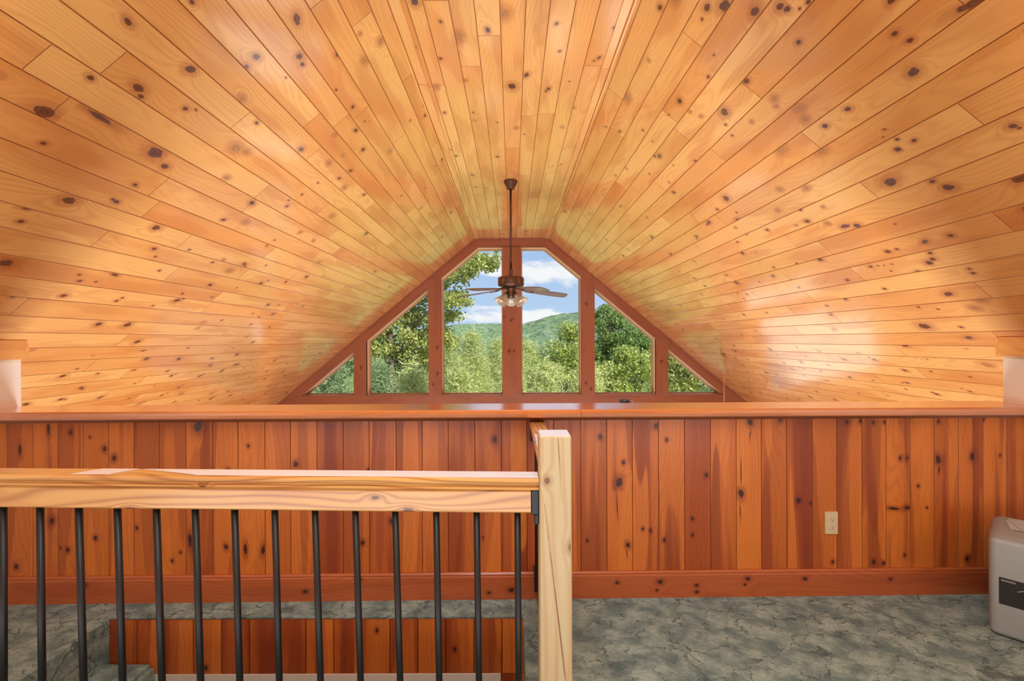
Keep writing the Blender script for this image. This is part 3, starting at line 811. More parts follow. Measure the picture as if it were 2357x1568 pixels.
# short railing from the post back to the half wall
rr = empty('stair_railing', (.13, PY1, 0))
tag(rr, 'short wood railing from the newel post back to the half wall', 'railing')
ZR = .925
YE = yw(.12)-.005
fy = lambda u, p, q: (p, u, ZR+q)
wm = WM(); pt = [(-p[0]*1.22, p[1]) for p in prof_top][::-1]
extrude_profile(wm, pt, fy, .001, YE-PY1, .27, .25, ((.55, .05, .008, .006, 0, 0),)); wm.build('hand_rail', W_RAIL, rr)
wm = WM(); extrude_profile(wm, [(-p[0], p[1]) for p in prof_low][::-1], fy, .001, YE-PY1-.022, .8, .35); wm.build('lower_rail', W_RAIL, rr)
light_sheet('light_sheet', [(-.032,.002,ZR+.0007),(.032,.002,ZR+.0007),(.032,.60,ZR+.0007),(-.032,.72,ZR+.0007)], rr)
b = bmesh.new(); bm_box(b, -.036, .036, YE-PY1-.022, YE-PY1-.001, ZR-.105, ZR-.036)
bmesh.ops.bevel(b, geom=b.edges[:], offset=.002, segments=1, affect='EDGES'); bm_obj('rail_bracket', b, M_BRK, rr)
for k in range(8):
    yb = .10 + k*.115
    bl = bmesh.new(); bm_tube(bl, [(-.012, yb, ZR-.095), (-.012, yb, .178)], .0092, 14)
    o = bm_obj('baluster', bl, M_BLACK, rr)
    for p in o.data.polygons: p.use_smooth = len(p.vertices) == 4
# kick board under the short railing
wm = WM()
wood_box(wm, .125, .152, PY1+.002, yw(.13)-.017, .0, .165, 'y', .15, .15)
tag(wm.build('baseboard_stair', W_BASE), kind='structure')
wm = WM()
b = bmesh.new(); bm_box(b, -.025, .02, YE-PY1-.06, YE-PY1-.02, .1655, .178); bm_obj('baluster_shoe', b, M_BRK, rr)
b = bmesh.new(); bm_box(b, -.019, -.0055, YE-PY1-.045, YE-PY1-.014, .055, .14); bm_obj('foot_bracket', b, M_BRK, rr)

# ------------------------------------------------------------------ outlet
h0 = wall_hit(1897.5, 1177.5); h1 = wall_hit(1927.5, 1229)
oc = (h0+h1)/2; ow, oh = abs(h1.x-h0.x), abs(h0.z-h1.z)
M_IVORY = simple('ivory_plastic', rgb(214,198,160), 0.4, var=.03)
M_SLOT = simple('outlet_slot', rgb(96,78,52), 0.7, var=.03)
out = empty('electrical_outlet', (oc.x, yw(oc.x)-.001, oc.z), (0, 0, math.atan(HK)))
tag(out, 'ivory double electrical outlet on the paneled half wall', 'outlet')
b = bmesh.new(); bm_box(b, -ow/2, ow/2, -.006, 0, -oh/2, oh/2)
bmesh.ops.bevel(b, geom=[e for e in b.edges if min(v.co.y for v in e.verts) < -.005], offset=.003, segments=2, affect='EDGES')
bm_obj('cover_plate', b, M_IVORY, out)
for s in (1, -1):
    b = bmesh.new(); bm_lathe(b, [(.0165, -.001), (.0165, .002), (.015, .0026)], 24, Matrix.Translation((0.002, -.006, s*.0195)) @ Matrix.Rotation(math.pi/2, 4, 'X') @ Matrix.Diagonal((1, .85, 1, 1)))
    rc = bm_obj('receptacle', b, M_IVORY, out)
    b = bmesh.new()
    bm_box(b, -.0065+.002, -.0045+.002, -.0090, -.0080, s*.0195+.001, s*.0195+.009)
    bm_box(b, .0045+.002, .0062+.002, -.0090, -.0080, s*.0195+.001, s*.0195+.0085)
    bm_lathe(b, [(.0026, 0), (.0026, .001)], 12, Matrix.Translation((0.002, -.0080, s*.0195-.006)) @ Matrix.Rotation(math.pi/2, 4, 'X'))
    bm_obj('slots', b, M_SLOT, rc)
b = bmesh.new(); bm_lathe(b, [(.003, 0), (.003, .0012), (.002, .0016)], 12, Matrix.Translation((0.002, -.006, 0)) @ Matrix.Rotation(math.pi/2, 4, 'X')); bm_obj('screw', b, M_IVORY, out)

# ------------------------------------------------------------------ grey appliance at the right
M_GREY = simple('grey_plastic', rgb(156,162,161), 0.45, var=.04, scale=200)
M_DARK = simple('dark_panel', rgb(46,44,46), 0.3, var=.25, scale=240)
M_CHROME = simple('chrome_strip', rgb(190,186,180), 0.25, metal=.9)
A0 = (2.172, 2.080)
ap = empty('floor_appliance', (A0[0], A0[1], 0), (0, 0, math.atan2(-.74, .67)))
tag(ap, 'grey rounded plastic appliance on the carpet against the half wall', 'appliance')
# local x = along the visible side (d1), local y = depth away (d2)
LW, LD, LH = .31, .418, .442
def rbox(x0, x1, y0, y1, z0, z1, r, seg=6):
    b = bmesh.new(); bm_box(b, x0, x1, y0, y1, z0, z1)
    bmesh.ops.bevel(b, geom=b.edges[:], offset=r, segments=seg, affect='EDGES', profile=.5); return b
bm_obj('body', rbox(0, LW, .012, LD, .001, LH+.004, .042, 8), M_GREY, ap, smooth=True)
bm_obj('side_cover', rbox(.004, LW-.004, 0, .05, .004, LH, .024, 6), M_GREY, ap, smooth=True)
pn = bm_obj('control_panel', rbox(.034, LW-.03, -.003, .01, .152, .272, .002, 1), M_DARK, ap)
bm_obj('chrome_strip', rbox(.040, .085, -.0042, -.002, .256, .264, .0005, 1), M_CHROME, pn)
b = bmesh.new(); pts = [(.09+.16*k/14, -.0035, .225+.03*math.sin(math.pi*k/14)) for k in range(15)]
bm_tube(b, pts, .0022, 6); bm_obj('curved_ridge', b, M_CHROME, pn)
M_PAPER = simple('white_paper', rgb(242,242,240), 0.7, var=.05)
for k, (ang, dx, dy) in enumerate(((.12, 0, 0), (.30, .03, .02), (-.05, .05, .035))):
    b = bmesh.new(); nx, ny = 8, 6
    grid = [[b.verts.new((.20*i/nx, .15*j/ny, .0015*math.sin(i*.9+k)+.002*(i/nx)**2*(k+1))) for j in range(ny+1)] for i in range(nx+1)]
    for i in range(nx):
        for j in range(ny): b.faces.new((grid[i][j], grid[i+1][j], grid[i+1][j+1], grid[i][j+1]))
    bmesh.ops.solidify(b, geom=b.faces[:], thickness=.0012)
    o = bm_obj('paper_sheet', b, M_PAPER, None, smooth=False)
    Mx = ap.matrix_basis @ Matrix.Translation((.07+dx, .16+dy, LH+.0085+.004*k)) @ Matrix.Rotation(ang, 4, 'Z')
    o.matrix_world = Mx
    tag(o, ['lowest white paper sheet lying on the grey appliance', 'middle white paper sheet of those on the grey appliance', 'topmost white paper sheet on the grey appliance'][k], 'paper', 'papers on the grey appliance')

# ------------------------------------------------------------------ ceiling fan
M_BRONZE = simple('antique_bronze', rgb(92,66,54), 0.3, metal=.6, var=.12, scale=25)
M_BLADE = simple('walnut_blade', rgb(104,96,92), 0.35, var=.2, scale=14, coat=.3)
def shade_mat():
    t = NT('frosted_shade')
    d = t.n('BsdfDiffuse', Color=rgb(206,200,186)); tr = t.n('BsdfTranslucent', Color=rgb(232,224,200)); gl = t.n('BsdfGlossy', Roughness=.2)
    m1 = t.n('MixShader'); m1.inputs[0].default_value = .5; t.set(m1.inputs[1], d.outputs[0]); t.set(m1.inputs[2], tr.outputs[0])
    m2 = t.n('MixShader'); m2.inputs[0].default_value = .08; t.set(m2.inputs[1], m1.outputs[0]); t.set(m2.inputs[2], gl.outputs[0])
    t.t.links.new(m2.outputs[0], t.out.inputs[0]); return t.m
M_SHADE = shade_mat()
YF = 5.0
FX = at_depth(1176, 640, YF).x
fz = lambda py: at_depth(1176, py, YF).z
fan = empty('ceiling_fan', (FX, YF, ZC))
tag(fan, 'bronze five-blade ceiling fan with three glass bell lights on a long rod', 'fan')
def fl_(prof, mat, name, seg=36, sm=True, parent=None):
    b = bmesh.new(); bm_lathe(b, prof, seg); o = bm_obj(name, b, mat, parent or fan, smooth=sm); return o
fl_([(.075,-.0005),(.075,-.012),(.068,-.03),(.05,-.06),(.042,-.078),(.042,-.086),(.02,-.09)], M_BRONZE, 'canopy')
zr = lambda py: fz(py)-ZC
fl_([(.0125,-.085),(.0125,zr(624))], M_BRONZE, 'down_rod', 16)
fl_([(.02,zr(620)),(.024,zr(626)),(.02,zr(634)),(.03,zr(638)),(.03,zr(640))], M_BRONZE, 'rod_coupling', 24)
fl_([(.03,zr(637.5)),(.13,zr(638.5)),(.143,zr(641)),(.143,zr(656)),(.136,zr(659)),(.06,zr(661)),(.055,zr(664))], M_BRONZE, 'motor_housing', 48)
fl_([(.06,zr(662)),(.062,zr(666)),(.045,zr(668)),(.045,zr(680)),(.038,zr(686)),(.01,zr(688))], M_BRONZE, 'switch_housing', 32)
for k, az in enumerate((14, 86, 158, 230, 302)):
    R = Matrix.Rotation(math.radians(az), 4, 'Z')
    droop = .10
    b = bmesh.new()
    zc = zr(668)
    Mb = R @ Matrix.Translation((.17, 0, zc)) @ Matrix.Rotation(math.radians(droop*60), 4, 'Y') @ Matrix.Rotation(math.radians(-12), 4, 'X')
    outl = [(0,-.045),(.03,-.055),(.30,-.068),(.44,-.066),(.475,-.05),(.48,-.02),(.48,.02),(.475,.05),(.44,.066),(.30,.068),(.03,.055),(0,.045)]
    top = [b.verts.new(Mb @ Vector((x, y, .004))) for x, y in outl]; bot = [b.verts.new(Mb @ Vector((x, y, -.004))) for x, y in outl]
    b.faces.new(top); b.faces.new(bot[::-1])
    for i in range(len(outl)): b.faces.new((top[i], bot[i], bot[(i+1)%len(outl)], top[(i+1)%len(outl)]))
    bl = bm_obj('blade', b, M_BLADE, fan)
    b = bmesh.new()
    for sy in (-1, 1):
        pts = [R @ Vector((.055, sy*.012, zr(661))), R @ Vector((.10, sy*.02, zr(663))), Mb @ Vector((.0, sy*.028, -.006)), Mb @ Vector((.07, sy*.03, -.006))]
        bm_tube(b, pts, .006, 6)
    pts = [Mb @ Vector((.07, -.03, -.006)), Mb @ Vector((.085, 0, -.006)), Mb @ Vector((.07, .03, -.006))]
    bm_tube(b, pts, .006, 6)
    bm_obj('blade_iron', b, M_BRONZE, bl)
for az, tl in ((-150, 42), (-30, 42), (90, 60)):
    R = Matrix.Rotation(math.radians(az), 4, 'Z')
    Ms = R @ Matrix.Translation((.05, 0, zr(676))) @ Matrix.Rotation(math.radians(180-tl), 4, 'Y')
    b = bmesh.new()
    bm_lathe(b, [(.018,-.004),(.024,.01),(.022,.03)], 20, Ms)
    hd = bm_obj('lamp_holder', b, M_BRONZE, fan, smooth=True)
    b = bmesh.new()
    pr = [(.026,.02),(.032,.04),(.038,.065),(.046,.09),(.060,.118),(.072,.132),(.074,.136)]
    inn = [(r-.003, z) for r, z in pr][::-1]
    bm_lathe(b, pr+inn+[(.023,.02)], 28, Ms)
    sh = bm_obj('glass_shade', b, M_SHADE, hd, smooth=True)
    b = bmesh.new(); bm_lathe(b, [(.001,.028),(.012,.03),(.014,.05),(.026,.075),(.03,.092),(.024,.112),(.012,.12),(.001,.122)], 20, Ms)
    bm_obj('bulb', b, simple('bulb_glass', rgb(224,214,196), .2, var=.02) if 'bulb_glass' not in bpy.data.materials else bpy.data.materials['bulb_glass'], hd, smooth=True)
b = bmesh.new(); bm_tube(b, [(0.004, -.03, zr(686)), (0.004, -.03, zr(712))], .0012, 6); bm_obj('pull_chain', b, M_BRONZE, fan)

# ------------------------------------------------------------------ swag hook and chain on the right slope
M_BRASS = simple('antique_brass', rgb(206,158,108), 0.3, metal=.8)
hk = on_plane(1668, 817, PR, NR)
ch = empty('hanging_chain', hk)
tag(ch, 'thin brass swag chain hanging from a hook on the right slope', 'chain')
b = bmesh.new()
Mn = Matrix.Rotation(math.atan2(SL, 1), 4, 'Y')   # slope plane
bm_lathe(b, [(.045,-.002),(.045,-.008),(.03,-.016),(.01,-.018)], 24, Mn @ Matrix.Diagonal((1, 2.0, 1, 1)))
bm_obj('hook_plate', b, M_BRASS, ch, smooth=True)
b = bmesh.new(); bm_tube(b, [(-.01,0,-.01),(-.02,0,-.035),(-.01,0,-.052),(.006,0,-.048),(.008,0,-.034)], .005, 8); bm_obj('hook', b, M_BRASS, ch, smooth=True)
b = bmesh.new()
zz = -.046; k = 0
while zz > -1.0:
    ring = []
    for j in range(12):
        a = 2*math.pi*j/12
        x, z = .0085*math.cos(a), .016*math.sin(a)
        ring.append(Vector((x-.008 if k % 2 == 0 else -.008, 0 if k % 2 == 0 else x, zz-.014+z)))
    bm_tube(b, ring+[ring[0]], .0028, 5, cap=False)
    zz -= .0245; k += 1
bm_obj('chain_links', b, M_BRASS, ch, smooth=True)

# dark canister just behind the ledge
cl = at_depth(1438, 924, 2.64)
wl = empty('wall_lamp', (cl.x, yw(cl.x)+.151, cl.z-.046))
tag(wl, 'small dark canister wall lamp peeking above the half wall ledge', 'lamp')
M_NAVY = simple('dark_blue_metal', rgb(52,66,78), .35, metal=.3)
b = bmesh.new(); bm_lathe(b, [(.03,-.09),(.03,.05),(.027,.058),(.012,.060)], 28, Matrix.Translation((0, .10, 0))); bm_obj('canister', b, M_NAVY, wl, smooth=False)
b = bmesh.new(); bm_box(b, -.012, .012, .0005, .08, -.03, -.01); bm_obj('arm', b, M_NAVY, wl)
b = bmesh.new(); bm_tube(b, [(.03,.10,.03),(.042,.10,.034),(.046,.10,.044),(.036,.10,.05)], .004, 8); bm_obj('knob', b, M_CHROME, wl)

# ------------------------------------------------------------------ outdoors
ZGR = -3.3
def grass_mat():
    t = NT('meadow'); tc = t.n('TexCoord').outputs['Object']
    c = t.mix(t.noise(tc, .4, 4.0), rgb(86,104,48), rgb(138,146,78)); t.bsdf(Base_Color=c, Roughness=.9, Specular_IOR_Level=.1); return t.m
tr_ = mesh_obj('bounce_ground', [(-14, 8.1, ZGR+.03), (14, 8.1, ZGR+.03), (14, 9.2, ZGR+.03), (-14, 9.2, ZGR+.03), (14, 16, ZGR+.03), (-14, 16, ZGR+.03)], [(0,1,2,3), (3,2,4,5)],
               simple('bounce_ground_pale', rgb(228,222,212), .9, var=.08, scale=14)); tag(tr_, kind='structure')  # unseen pale ground, added to bounce sunlight into the ceiling sheen
gr = mesh_obj('ground', [(-400, 8.2, ZGR), (400, 8.2, ZGR), (400, 900, ZGR), (-400, 900, ZGR)], [(0,1,2,3)], grass_mat()); tag(gr, kind='structure')

def hash_noise(x, y, seed):
    """cheap smooth value noise (numpy)"""
    xi, yi = np.floor(x).astype(int), np.floor(y).astype(int)
    xf, yf_ = x-xi, y-yi
    def hsh(a, b):
        v = np.sin(a*127.1+b*311.7+seed*74.7)*43758.5453
        return v-np.floor(v)
    sx, sy = xf*xf*(3-2*xf), yf_*yf_*(3-2*yf_)
    return (hsh(xi,yi)*(1-sx)+hsh(xi+1,yi)*sx)*(1-sy)+(hsh(xi,yi+1)*(1-sx)+hsh(xi+1,yi+1)*sx)*sy

def hill(name, y_r, ridge, y_near, label, seed, col1, col2):
    """heightfield whose ridge line runs at distance y_r"""
    rp = [(at_depth(x, y, y_r).x, at_depth(x, y, y_r).z) for x, y in ridge]
    xs0, zs0 = zip(*rp)
    nx, ny = 260, 150
    X = np.linspace(xs0[0], xs0[-1], nx); Y = np.linspace(y_near, y_r*1.15, ny)
    gx, gy = np.meshgrid(X, Y)
    ridz = np.interp(gx, xs0, zs0)
    t = np.clip((gy-y_near)/(y_r-y_near), 0, 1)
    prof = t*t*(3-2*t)*.55+t*.45
    back = np.clip((gy-y_r)/(y_r*.15), 0, 1)
    z = ZGR-2 + (ridz-ZGR+2)*prof*(1-.5*back**2)
    z += (hash_noise(gx/9, gy/9, seed)-.5)*3.0 + (hash_noise(gx/4, gy/4, seed+3)-.5)*2.2 + (hash_noise(gx/60, gy/60, seed+5)-.5)*6*t*(1-t)*4
    v = np.stack([gx, gy, z], -1).reshape(-1, 3)
    f = [(j*nx+i, j*nx+i+1, (j+1)*nx+i+1, (j+1)*nx+i) for j in range(ny-1) for i in range(nx-1)]
    m = NT(name+'_forest'); tc = m.n('TexCoord').outputs['Object']
    n1 = m.noise(tc, .16, 4.0, .7); n2 = m.noise(tc, .02, 3.0)
    c = m.mix(m.step(n1, .35, .65), col1, col2); c = m.mix(m.math('MULTIPLY', m.step(n2, .4, .7), .35), c, col1)  # greyed forest greens, distance haze put into the base colour
    m.bsdf(Base_Color=c, Roughness=.95, Specular_IOR_Level=.05, Normal=m.bump(n1, 1.0, 3.0))
    o = mesh_obj(name, v, f, m.m, smooth=False); tag(o, label, 'hill', None, 'structure'); return o
hill('hill', 620, [(200,775),(800,772),(950,764),(1040,757),(1085,748.5),(1130,746.5),(1165,748),(1210,757),(1300,770),(1500,775),(2000,777)], 120,
     'low wooded hill on the left of the horizon', 2, rgb(92,116,86), rgb(142,160,118))
hill('hill', 480, [(900,778),(1080,770),(1160,757),(1202,750),(1237,739),(1266,730),(1303,725),(1334,723),(1371,720.5),(1400,722),(1500,735),(1700,752),(2100,770)], 90,
     'higher wooded hill on the right of the horizon', 9, rgb(86,110,80), rgb(136,154,112))

def leaf_mat(name, c1, c2, tl):
    t = NT(name)
    at = t.n('Attribute'); at.attribute_name = 'lc'
    c = t.mix(at.outputs['Fac'], c1, c2)
    d = t.n('BsdfDiffuse', Color=c); tr = t.n('BsdfTranslucent', Color=t.mix(.4, c, tl))
    m1 = t.n('MixShader'); m1.inputs[0].default_value = .38; t.set(m1.inputs[1], d.outputs[0]); t.set(m1.inputs[2], tr.outputs[0])
    t.t.links.new(m1.outputs[0], t.out.inputs[0]); return t.m
M_MAPLE = leaf_mat('maple_leaf', rgb(130,150,78), rgb(214,212,136), rgb(214,224,96))
M_BIRCH = leaf_mat('birch_leaf', rgb(140,162,78), rgb(206,210,128), rgb(206,216,112))
M_DKLEAF = leaf_mat('deep_leaf', rgb(98,130,74), rgb(164,182,108), rgb(176,204,96))
M_PINE = leaf_mat('pine_needle', rgb(168,186,112), rgb(236,236,172), rgb(222,230,140))
M_PINED = leaf_mat('dark_pine_needle', rgb(118,148,108), rgb(186,202,150), rgb(186,210,140))
M_BARK = simple('bark', rgb(112,98,80), .9, var=.4, scale=9)

def cards(name, c, size, mat, parent, kind='leaf', rng=RNG):
    """c: (n,3) centres -> n little leaf blades"""
    n = len(c)
    a = rng.normal(size=(n,3)); a /= np.linalg.norm(a, axis=1)[:,None]
    b = rng.normal(size=(n,3)); b -= (a*b).sum(1)[:,None]*a; b /= np.linalg.norm(b, axis=1)[:,None]
    if kind == 'leaf':
        nrm = np.cross(a, b)
        s = size*rng.uniform(.7, 1.3, n)[:,None]
        V = np.stack([c-a*s*.5, c+b*s*.42+nrm*s*.08, c+a*s*.55, c-b*s*.42+nrm*s*.08], 1).reshape(-1,3)
        k = 4
    else:
        s = size*rng.uniform(.7, 1.3, n)[:,None]
        V = np.stack([c-b*s*.07, c+b*s*.07, c+a*s], 1).reshape(-1,3)
        k = 3
    me = bpy.data.meshes.new(name)
    me.vertices.add(len(V)); me.vertices.foreach_set('co', V.astype(np.float32).ravel())
    me.loops.add(n*k); me.loops.foreach_set('vertex_index', np.arange(n*k, dtype=np.int32))
    me.polygons.add(n); me.polygons.foreach_set('loop_start', np.arange(0, n*k, k, dtype=np.int32))
    me.update(calc_edges=True)
    at = me.attributes.new('lc', 'FLOAT', 'FACE'); at.data.foreach_set('value', rng.uniform(0, 1, n).astype(np.float32))
    me.materials.append(mat)
    return link(bpy.data.objects.new(name, me), parent)

def ellip(n, cen, rad, rng=RNG, shell=.45):
    d = rng.normal(size=(n,3)); d /= np.linalg.norm(d, axis=1)[:,None]
    r = rng.uniform(shell, 1, n)**.7
    return np.array(cen)+d*r[:,None]*np.array(rad)

def broad_tree(name, label, px, y, trunk_r, clusters, mat, leaf, dens, group='trees beyond the windows'):
    """clusters: list of (px, py, dy, rx_px, rz_px) in the photograph's scale at distance y"""
    sc = y/FPX
    base = at_depth(px, 800, y); base.z = ZGR
    o = empty(name, base); tag(o, label, 'tree', group)
    pts = []
    b = bmesh.new()
    top = max(at_depth(c[0], c[1], y).z for c in clusters)
    n = 9; tp = []
    for k in range(n):
        t = k/(n-1); tp.append(Vector((.12*math.sin(t*5+px), .1*math.cos(t*4+px), (top-ZGR)*.95*t)))
    bm_tube(b, tp, [trunk_r*(1-.85*k/(n-1)) for k in range(n)], 10)
    for cx_, cy_, dy, rx, rz in clusters:
        cen = at_depth(cx_, cy_, y)+Vector((0, dy, 0))-base
        rad = (rx*sc, (rx+rz)*.5*sc, rz*sc)
        nb = max(4, int((rx*rz)**.5/9))
        # sub clumps of leaves
        vol = rad[0]*rad[2]
        sub = ellip(max(8, int(vol*36)), cen, rad, shell=.2)
        for q in sub:
            pts.append(ellip(max(6, int(dens)), q, (.36, .36, .25), shell=.1))
        h = min(range(n), key=lambda i: abs(tp[i].z-(cen.z-rad[2]*.5)))
        st_ = tp[max(1, min(n-2, h-1))]
        for q in sub[::7]:
            q = Vector(q); mid = st_.lerp(q, .5)+Vector((0, 0, .12))
            bm_tube(b, [st_, mid, q], [trunk_r*.22, trunk_r*.13, trunk_r*.05], 5)
    bm_obj('trunk', b, M_BARK, o, smooth=True)
    cards('foliage', np.concatenate(pts), leaf, mat, o)
    return o

def pine_tree(name, label, px, py_top, y, half_px, mat, group='pines beyond the windows', rng=RNG, slope=1.0, seed=0):
    sc = y/FPX
    tip = at_depth(px, py_top, y); base = Vector((tip.x, tip.y, ZGR))
    H = tip.z-ZGR; R = half_px*sc
    o = empty(name, base); tag(o, label, 'tree', group)
    b = bmesh.new(); bm_tube(b, [(0,0,0),(0,0,H*.5),(0,0,H*.98)], [.14,.09,.015], 8)
    C = []
    z = H*.22
    while z < H*.985:
        t = (H-z)/H
        L = R*min(1.0, (t*1.9)**.75)
        nbr = 7 if t > .25 else 5
        ph = rng.uniform(0, 6.28)
        for k in range(nbr):
            a = ph+2*math.pi*k/nbr+rng.uniform(-.3, .3); l = L*rng.uniform(.7, 1.12)
            up = .38*l+.05
            e = Vector((math.cos(a)*l, math.sin(a)*l, z+up))
            bm_tube(b, [(0,0,z), (e.x*.5, e.y*.5, z+up*.35), e], [.022,.014,.006], 4)
            nt = max(3, int(l/.09))
            for j in range(nt):
                f = .25+.75*j/(nt-1)
                sp = .13+.10*(1-f)
                cc = np.array([e.x*f, e.y*f, z+up*f**1.6])
                C.append(cc+rng.normal(size=(34,3))*np.array([sp, sp, sp*.55])*np.array([1,1,1]))
        z += .20+.16*t
    C.append(np.array([0,0,H])+rng.normal(size=(60,3))*np.array([.06,.06,.16]))
    bm_obj('trunk', b, M_BARK, o)
    cards('foliage', np.concatenate(C), .15, mat, o, kind='needle', rng=rng)
    return o

broad_tree('maple_tree', 'tall maple reaching its leafy branch across the left window panes', 891, 14, .17,
  [(940,640,0,90,70),(1010,640,.3,70,60),(1075,605,0,45,28),(1118,600,.2,28,14),(1040,700,0,45,45),(900,720,.4,80,50),(960,760,.2,70,40),(860,790,0,60,50),(1030,770,0,30,34),(930,560,0,110,60),(1030,540,.4,90,50),(820,700,.6,80,90),(930,820,.5,60,30)],
  M_MAPLE, .092, 110)
broad_tree('shrub_tree', 'bright yellow-green young tree low behind the maple trunk', 950, 17, .07,
  [(950,845,0,48,50),(975,800,0,30,30),(910,870,0,40,30)], M_BIRCH, .092, 105)
broad_tree('birch_tree', 'yellow-green leafy tree right of the center window post', 1300, 16, .09,
  [(1300,800,0,40,46),(1318,770,.2,24,24),(1275,850,0,44,44),(1320,860,0,40,44)], M_BIRCH, .085, 110)
broad_tree('maple_tree', 'dense dark maple behind the right-hand window panes', 1410, 19, .16,
  [(1405,760,0,40,42),(1395,725,0,22,22),(1440,800,.3,55,50),(1390,850,0,50,60),(1480,830,.2,50,60)], M_DKLEAF, .105, 110)
broad_tree('maple_tree', 'sunlit light green maple filling the right-hand window panes', 1470, 13, .1,
  [(1455,815,0,26,26),(1480,850,0,44,40),(1415,870,0,44,34),(1440,900,0,60,30)], M_BIRCH, .085, 110)
broad_tree('oak_tree', 'leafy tree behind the rightmost triangular window pane', 1590, 15, .11,
  [(1580,850,0,60,50),(1640,890,0,60,40),(1540,830,0,30,36),(1550,900,0,50,40),(1700,860,.5,70,60)], M_MAPLE, .092, 110)
broad_tree('oak_tree', 'leafy green tree beyond the far left window pane', 700, 18, .12,
  [(700,800,0,90,60),(760,850,0,60,50),(620,780,0,80,80)], M_DKLEAF, .105, 110)
PI_ = [('dark soft pine beyond the leftmost triangular pane',760,812,10.6,56,M_PINED),('dark soft pine standing before the maple trunk',872,838,12.4,44,M_PINED),
       ('soft green pine low in the second window pane',950,842,10.0,30,M_PINE),('tallest pale green pine in the pane left of the center post',1085,764,17,58,M_PINE),
       ('pale green pine beside the left edge of the center post',1142,782,21,40,M_PINE),('small bright pine in front, left of the center post',1058,852,12,46,M_PINE),
       ('slim pale pine at the left edge of its pane',1030,790,19,44,M_PINE),('pale green pine just right of the center post',1214,792,18,50,M_PINE),
       ('broad yellow-green pine low, right of the center post',1258,832,12,60,M_PINE),('soft pine behind the broad yellow-green pine',1250,800,22,50,M_PINED),
       ('dark pointed pine rising behind the right-hand maples',1398,708,24,40,M_PINED),('low pine below the right-hand maples',1356,846,10.0,34,M_PINE),
       ('low dark pine under the rightmost pane',1655,872,12,50,M_PINED),('pale pine low behind the center post',1180,812,15,46,M_PINE)]
for i, (lb, px, pt_, y, hp, mt) in enumerate(PI_):
    pine_tree('pine_tree', lb, px, pt_, y, hp, mt)

# ------------------------------------------------------------------ world: sky with clouds
w = bpy.data.worlds.new('World'); S.world = w; w.use_nodes = True
nt = w.node_tree; nt.nodes.clear()
class WT(NT):
    def __init__(s): s.t = nt
W_ = WT()
tc = W_.n('TexCoord').outputs['Generated']
sp = W_.n('SeparateXYZ', Vector=tc)
el = W_.math('MAXIMUM', sp.outputs[2], 0.0)
blue = W_.mix(W_.step(el, 0.0, 0.55), rgb(186,214,246), rgb(96,150,226))
yy_ = W_.math('MAXIMUM', W_.math('ABSOLUTE', sp.outputs[1]), 0.05)
az_ = W_.math('DIVIDE', sp.outputs[0], yy_); ev_ = W_.math('DIVIDE', sp.outputs[2], yy_)
cl = W_.noise(W_.xyz(W_.math('MULTIPLY', az_, 9.0), W_.math('MULTIPLY', ev_, 24.0), sp.outputs[1]), 1.0, 6.0, .6, .4)
def blob(a, e, sa, se):
    q = W_.math('ADD', W_.math('POWER', W_.math('DIVIDE', W_.math('SUBTRACT', az_, a), sa), 2.0), W_.math('POWER', W_.math('DIVIDE', W_.math('SUBTRACT', ev_, e), se), 2.0))
    return W_.math('POWER', 2.718, W_.math('MULTIPLY', q, -1.0))
bs = blob(.075, .150, .11, .032)
for q in ((.02, .050, .16, .016), (-.045, .165, .05, .03), (-.42, .24, .25, .09), (.50, .30, .28, .1), (.02, .52, .35, .12)):
    bs = W_.math('MAXIMUM', bs, blob(*q))
cm = W_.step(W_.math('ADD', cl, W_.math('MULTIPLY', bs, .34)), .60, .82)
sky = W_.mix(W_.math('MULTIPLY', cm, .95), blue, (0.98, 0.98, 0.99, 1))
bg = W_.n('Background', Color=sky); bg.inputs['Strength'].default_value = 1.0
ow_ = nt.nodes.new('ShaderNodeOutputWorld'); nt.links.new(bg.outputs[0], ow_.inputs[0])

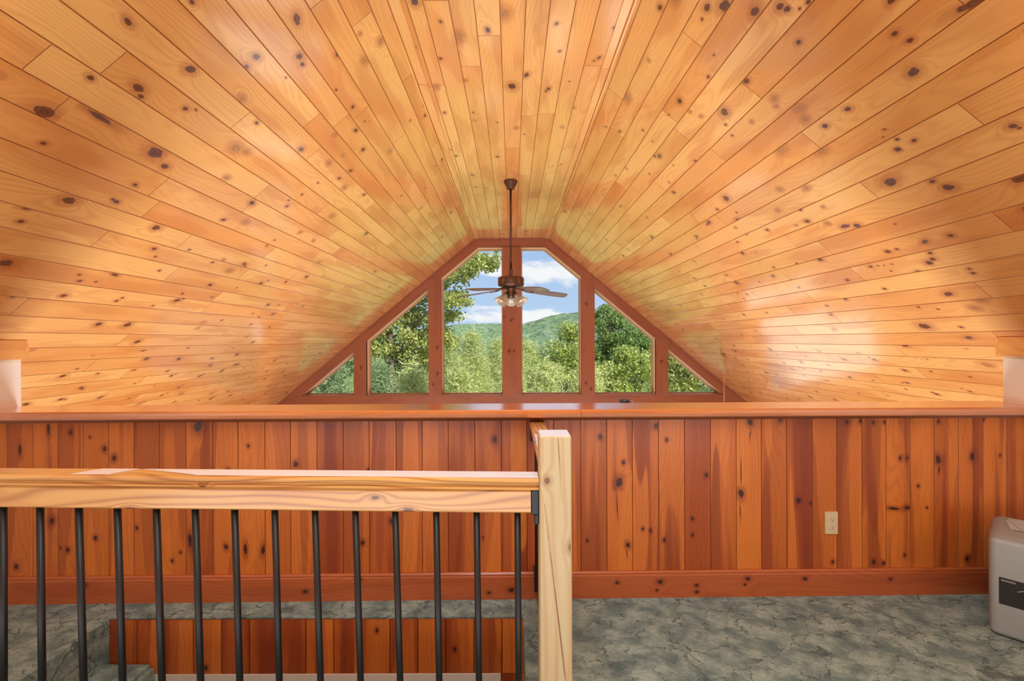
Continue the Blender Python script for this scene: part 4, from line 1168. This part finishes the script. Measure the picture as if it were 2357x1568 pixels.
# ------------------------------------------------------------------ lights
def sun(name, direction, strength, ang=.01, col=(1, .95, .86)):
    l = bpy.data.lights.new(name, 'SUN'); l.energy = strength; l.angle = ang; l.color = col
    o = bpy.data.objects.new(name, l); o.rotation_euler = Vector(direction).to_track_quat('-Z', 'Y').to_euler(); return link(o)
sun('sun', (-.42, .56, -.75), 6.6)
def area(name, loc, direction, sx, sy, power, col=(1, 1, 1), spread=math.pi):
    l = bpy.data.lights.new(name, 'AREA'); l.shape = 'RECTANGLE'; l.size = sx; l.size_y = sy; l.energy = power; l.color = col; l.spread = spread
    o = bpy.data.objects.new(name, l); o.location = loc; o.rotation_euler = Vector(direction).to_track_quat('-Z', 'Y').to_euler(); return link(o)
area('loft_down_fill', (0, .2, ZC-.04), (0, 0, -1), 1.1, 2.6, 70, (.84, .94, 1))  # added overhead fill without a fixture, brightens rails, post and carpet
area('loft_up_fill', (0, -.9, .35), (0, .25, .95), 5.2, 1.6, 106, (.94, .98, 1))  # added unseen fill, tilted forward to lift the loft ceiling
area('great_room_up_fill', (0, 3.6, ZG+.1), (0, 0, 1), 7.4, 1.7, 330, (.94, .98, 1))  # added fill out of view, lights the great room ceiling from below

# ------------------------------------------------------------------ camera and view
cam = bpy.data.cameras.new('camera'); cam.sensor_width = 36; cam.lens = 36*FPX/2357; cam.clip_start = .05; cam.clip_end = 3000
co = bpy.data.objects.new('camera', cam); link(co)
c_, s_ = math.cos(ROLL), math.sin(ROLL)
co.matrix_world = Matrix(((c_, s_, 0, 0), (0, 0, -1, 0), (-s_, c_, 0, CAMZ), (0, 0, 0, 1)))
S.camera = co
S.view_settings.view_transform = 'Standard'; S.view_settings.look = 'None'
S.view_settings.exposure = 0.0; S.view_settings.gamma = 1.0; S.view_settings.use_curve_mapping = False
cy = S.cycles
cy.max_bounces = 7; cy.diffuse_bounces = 5; cy.glossy_bounces = 3; cy.transmission_bounces = 4; cy.transparent_max_bounces = 8
cy.use_denoising = True; cy.caustics_reflective = False; cy.caustics_refractive = False; cy.sample_clamp_indirect = 6.0
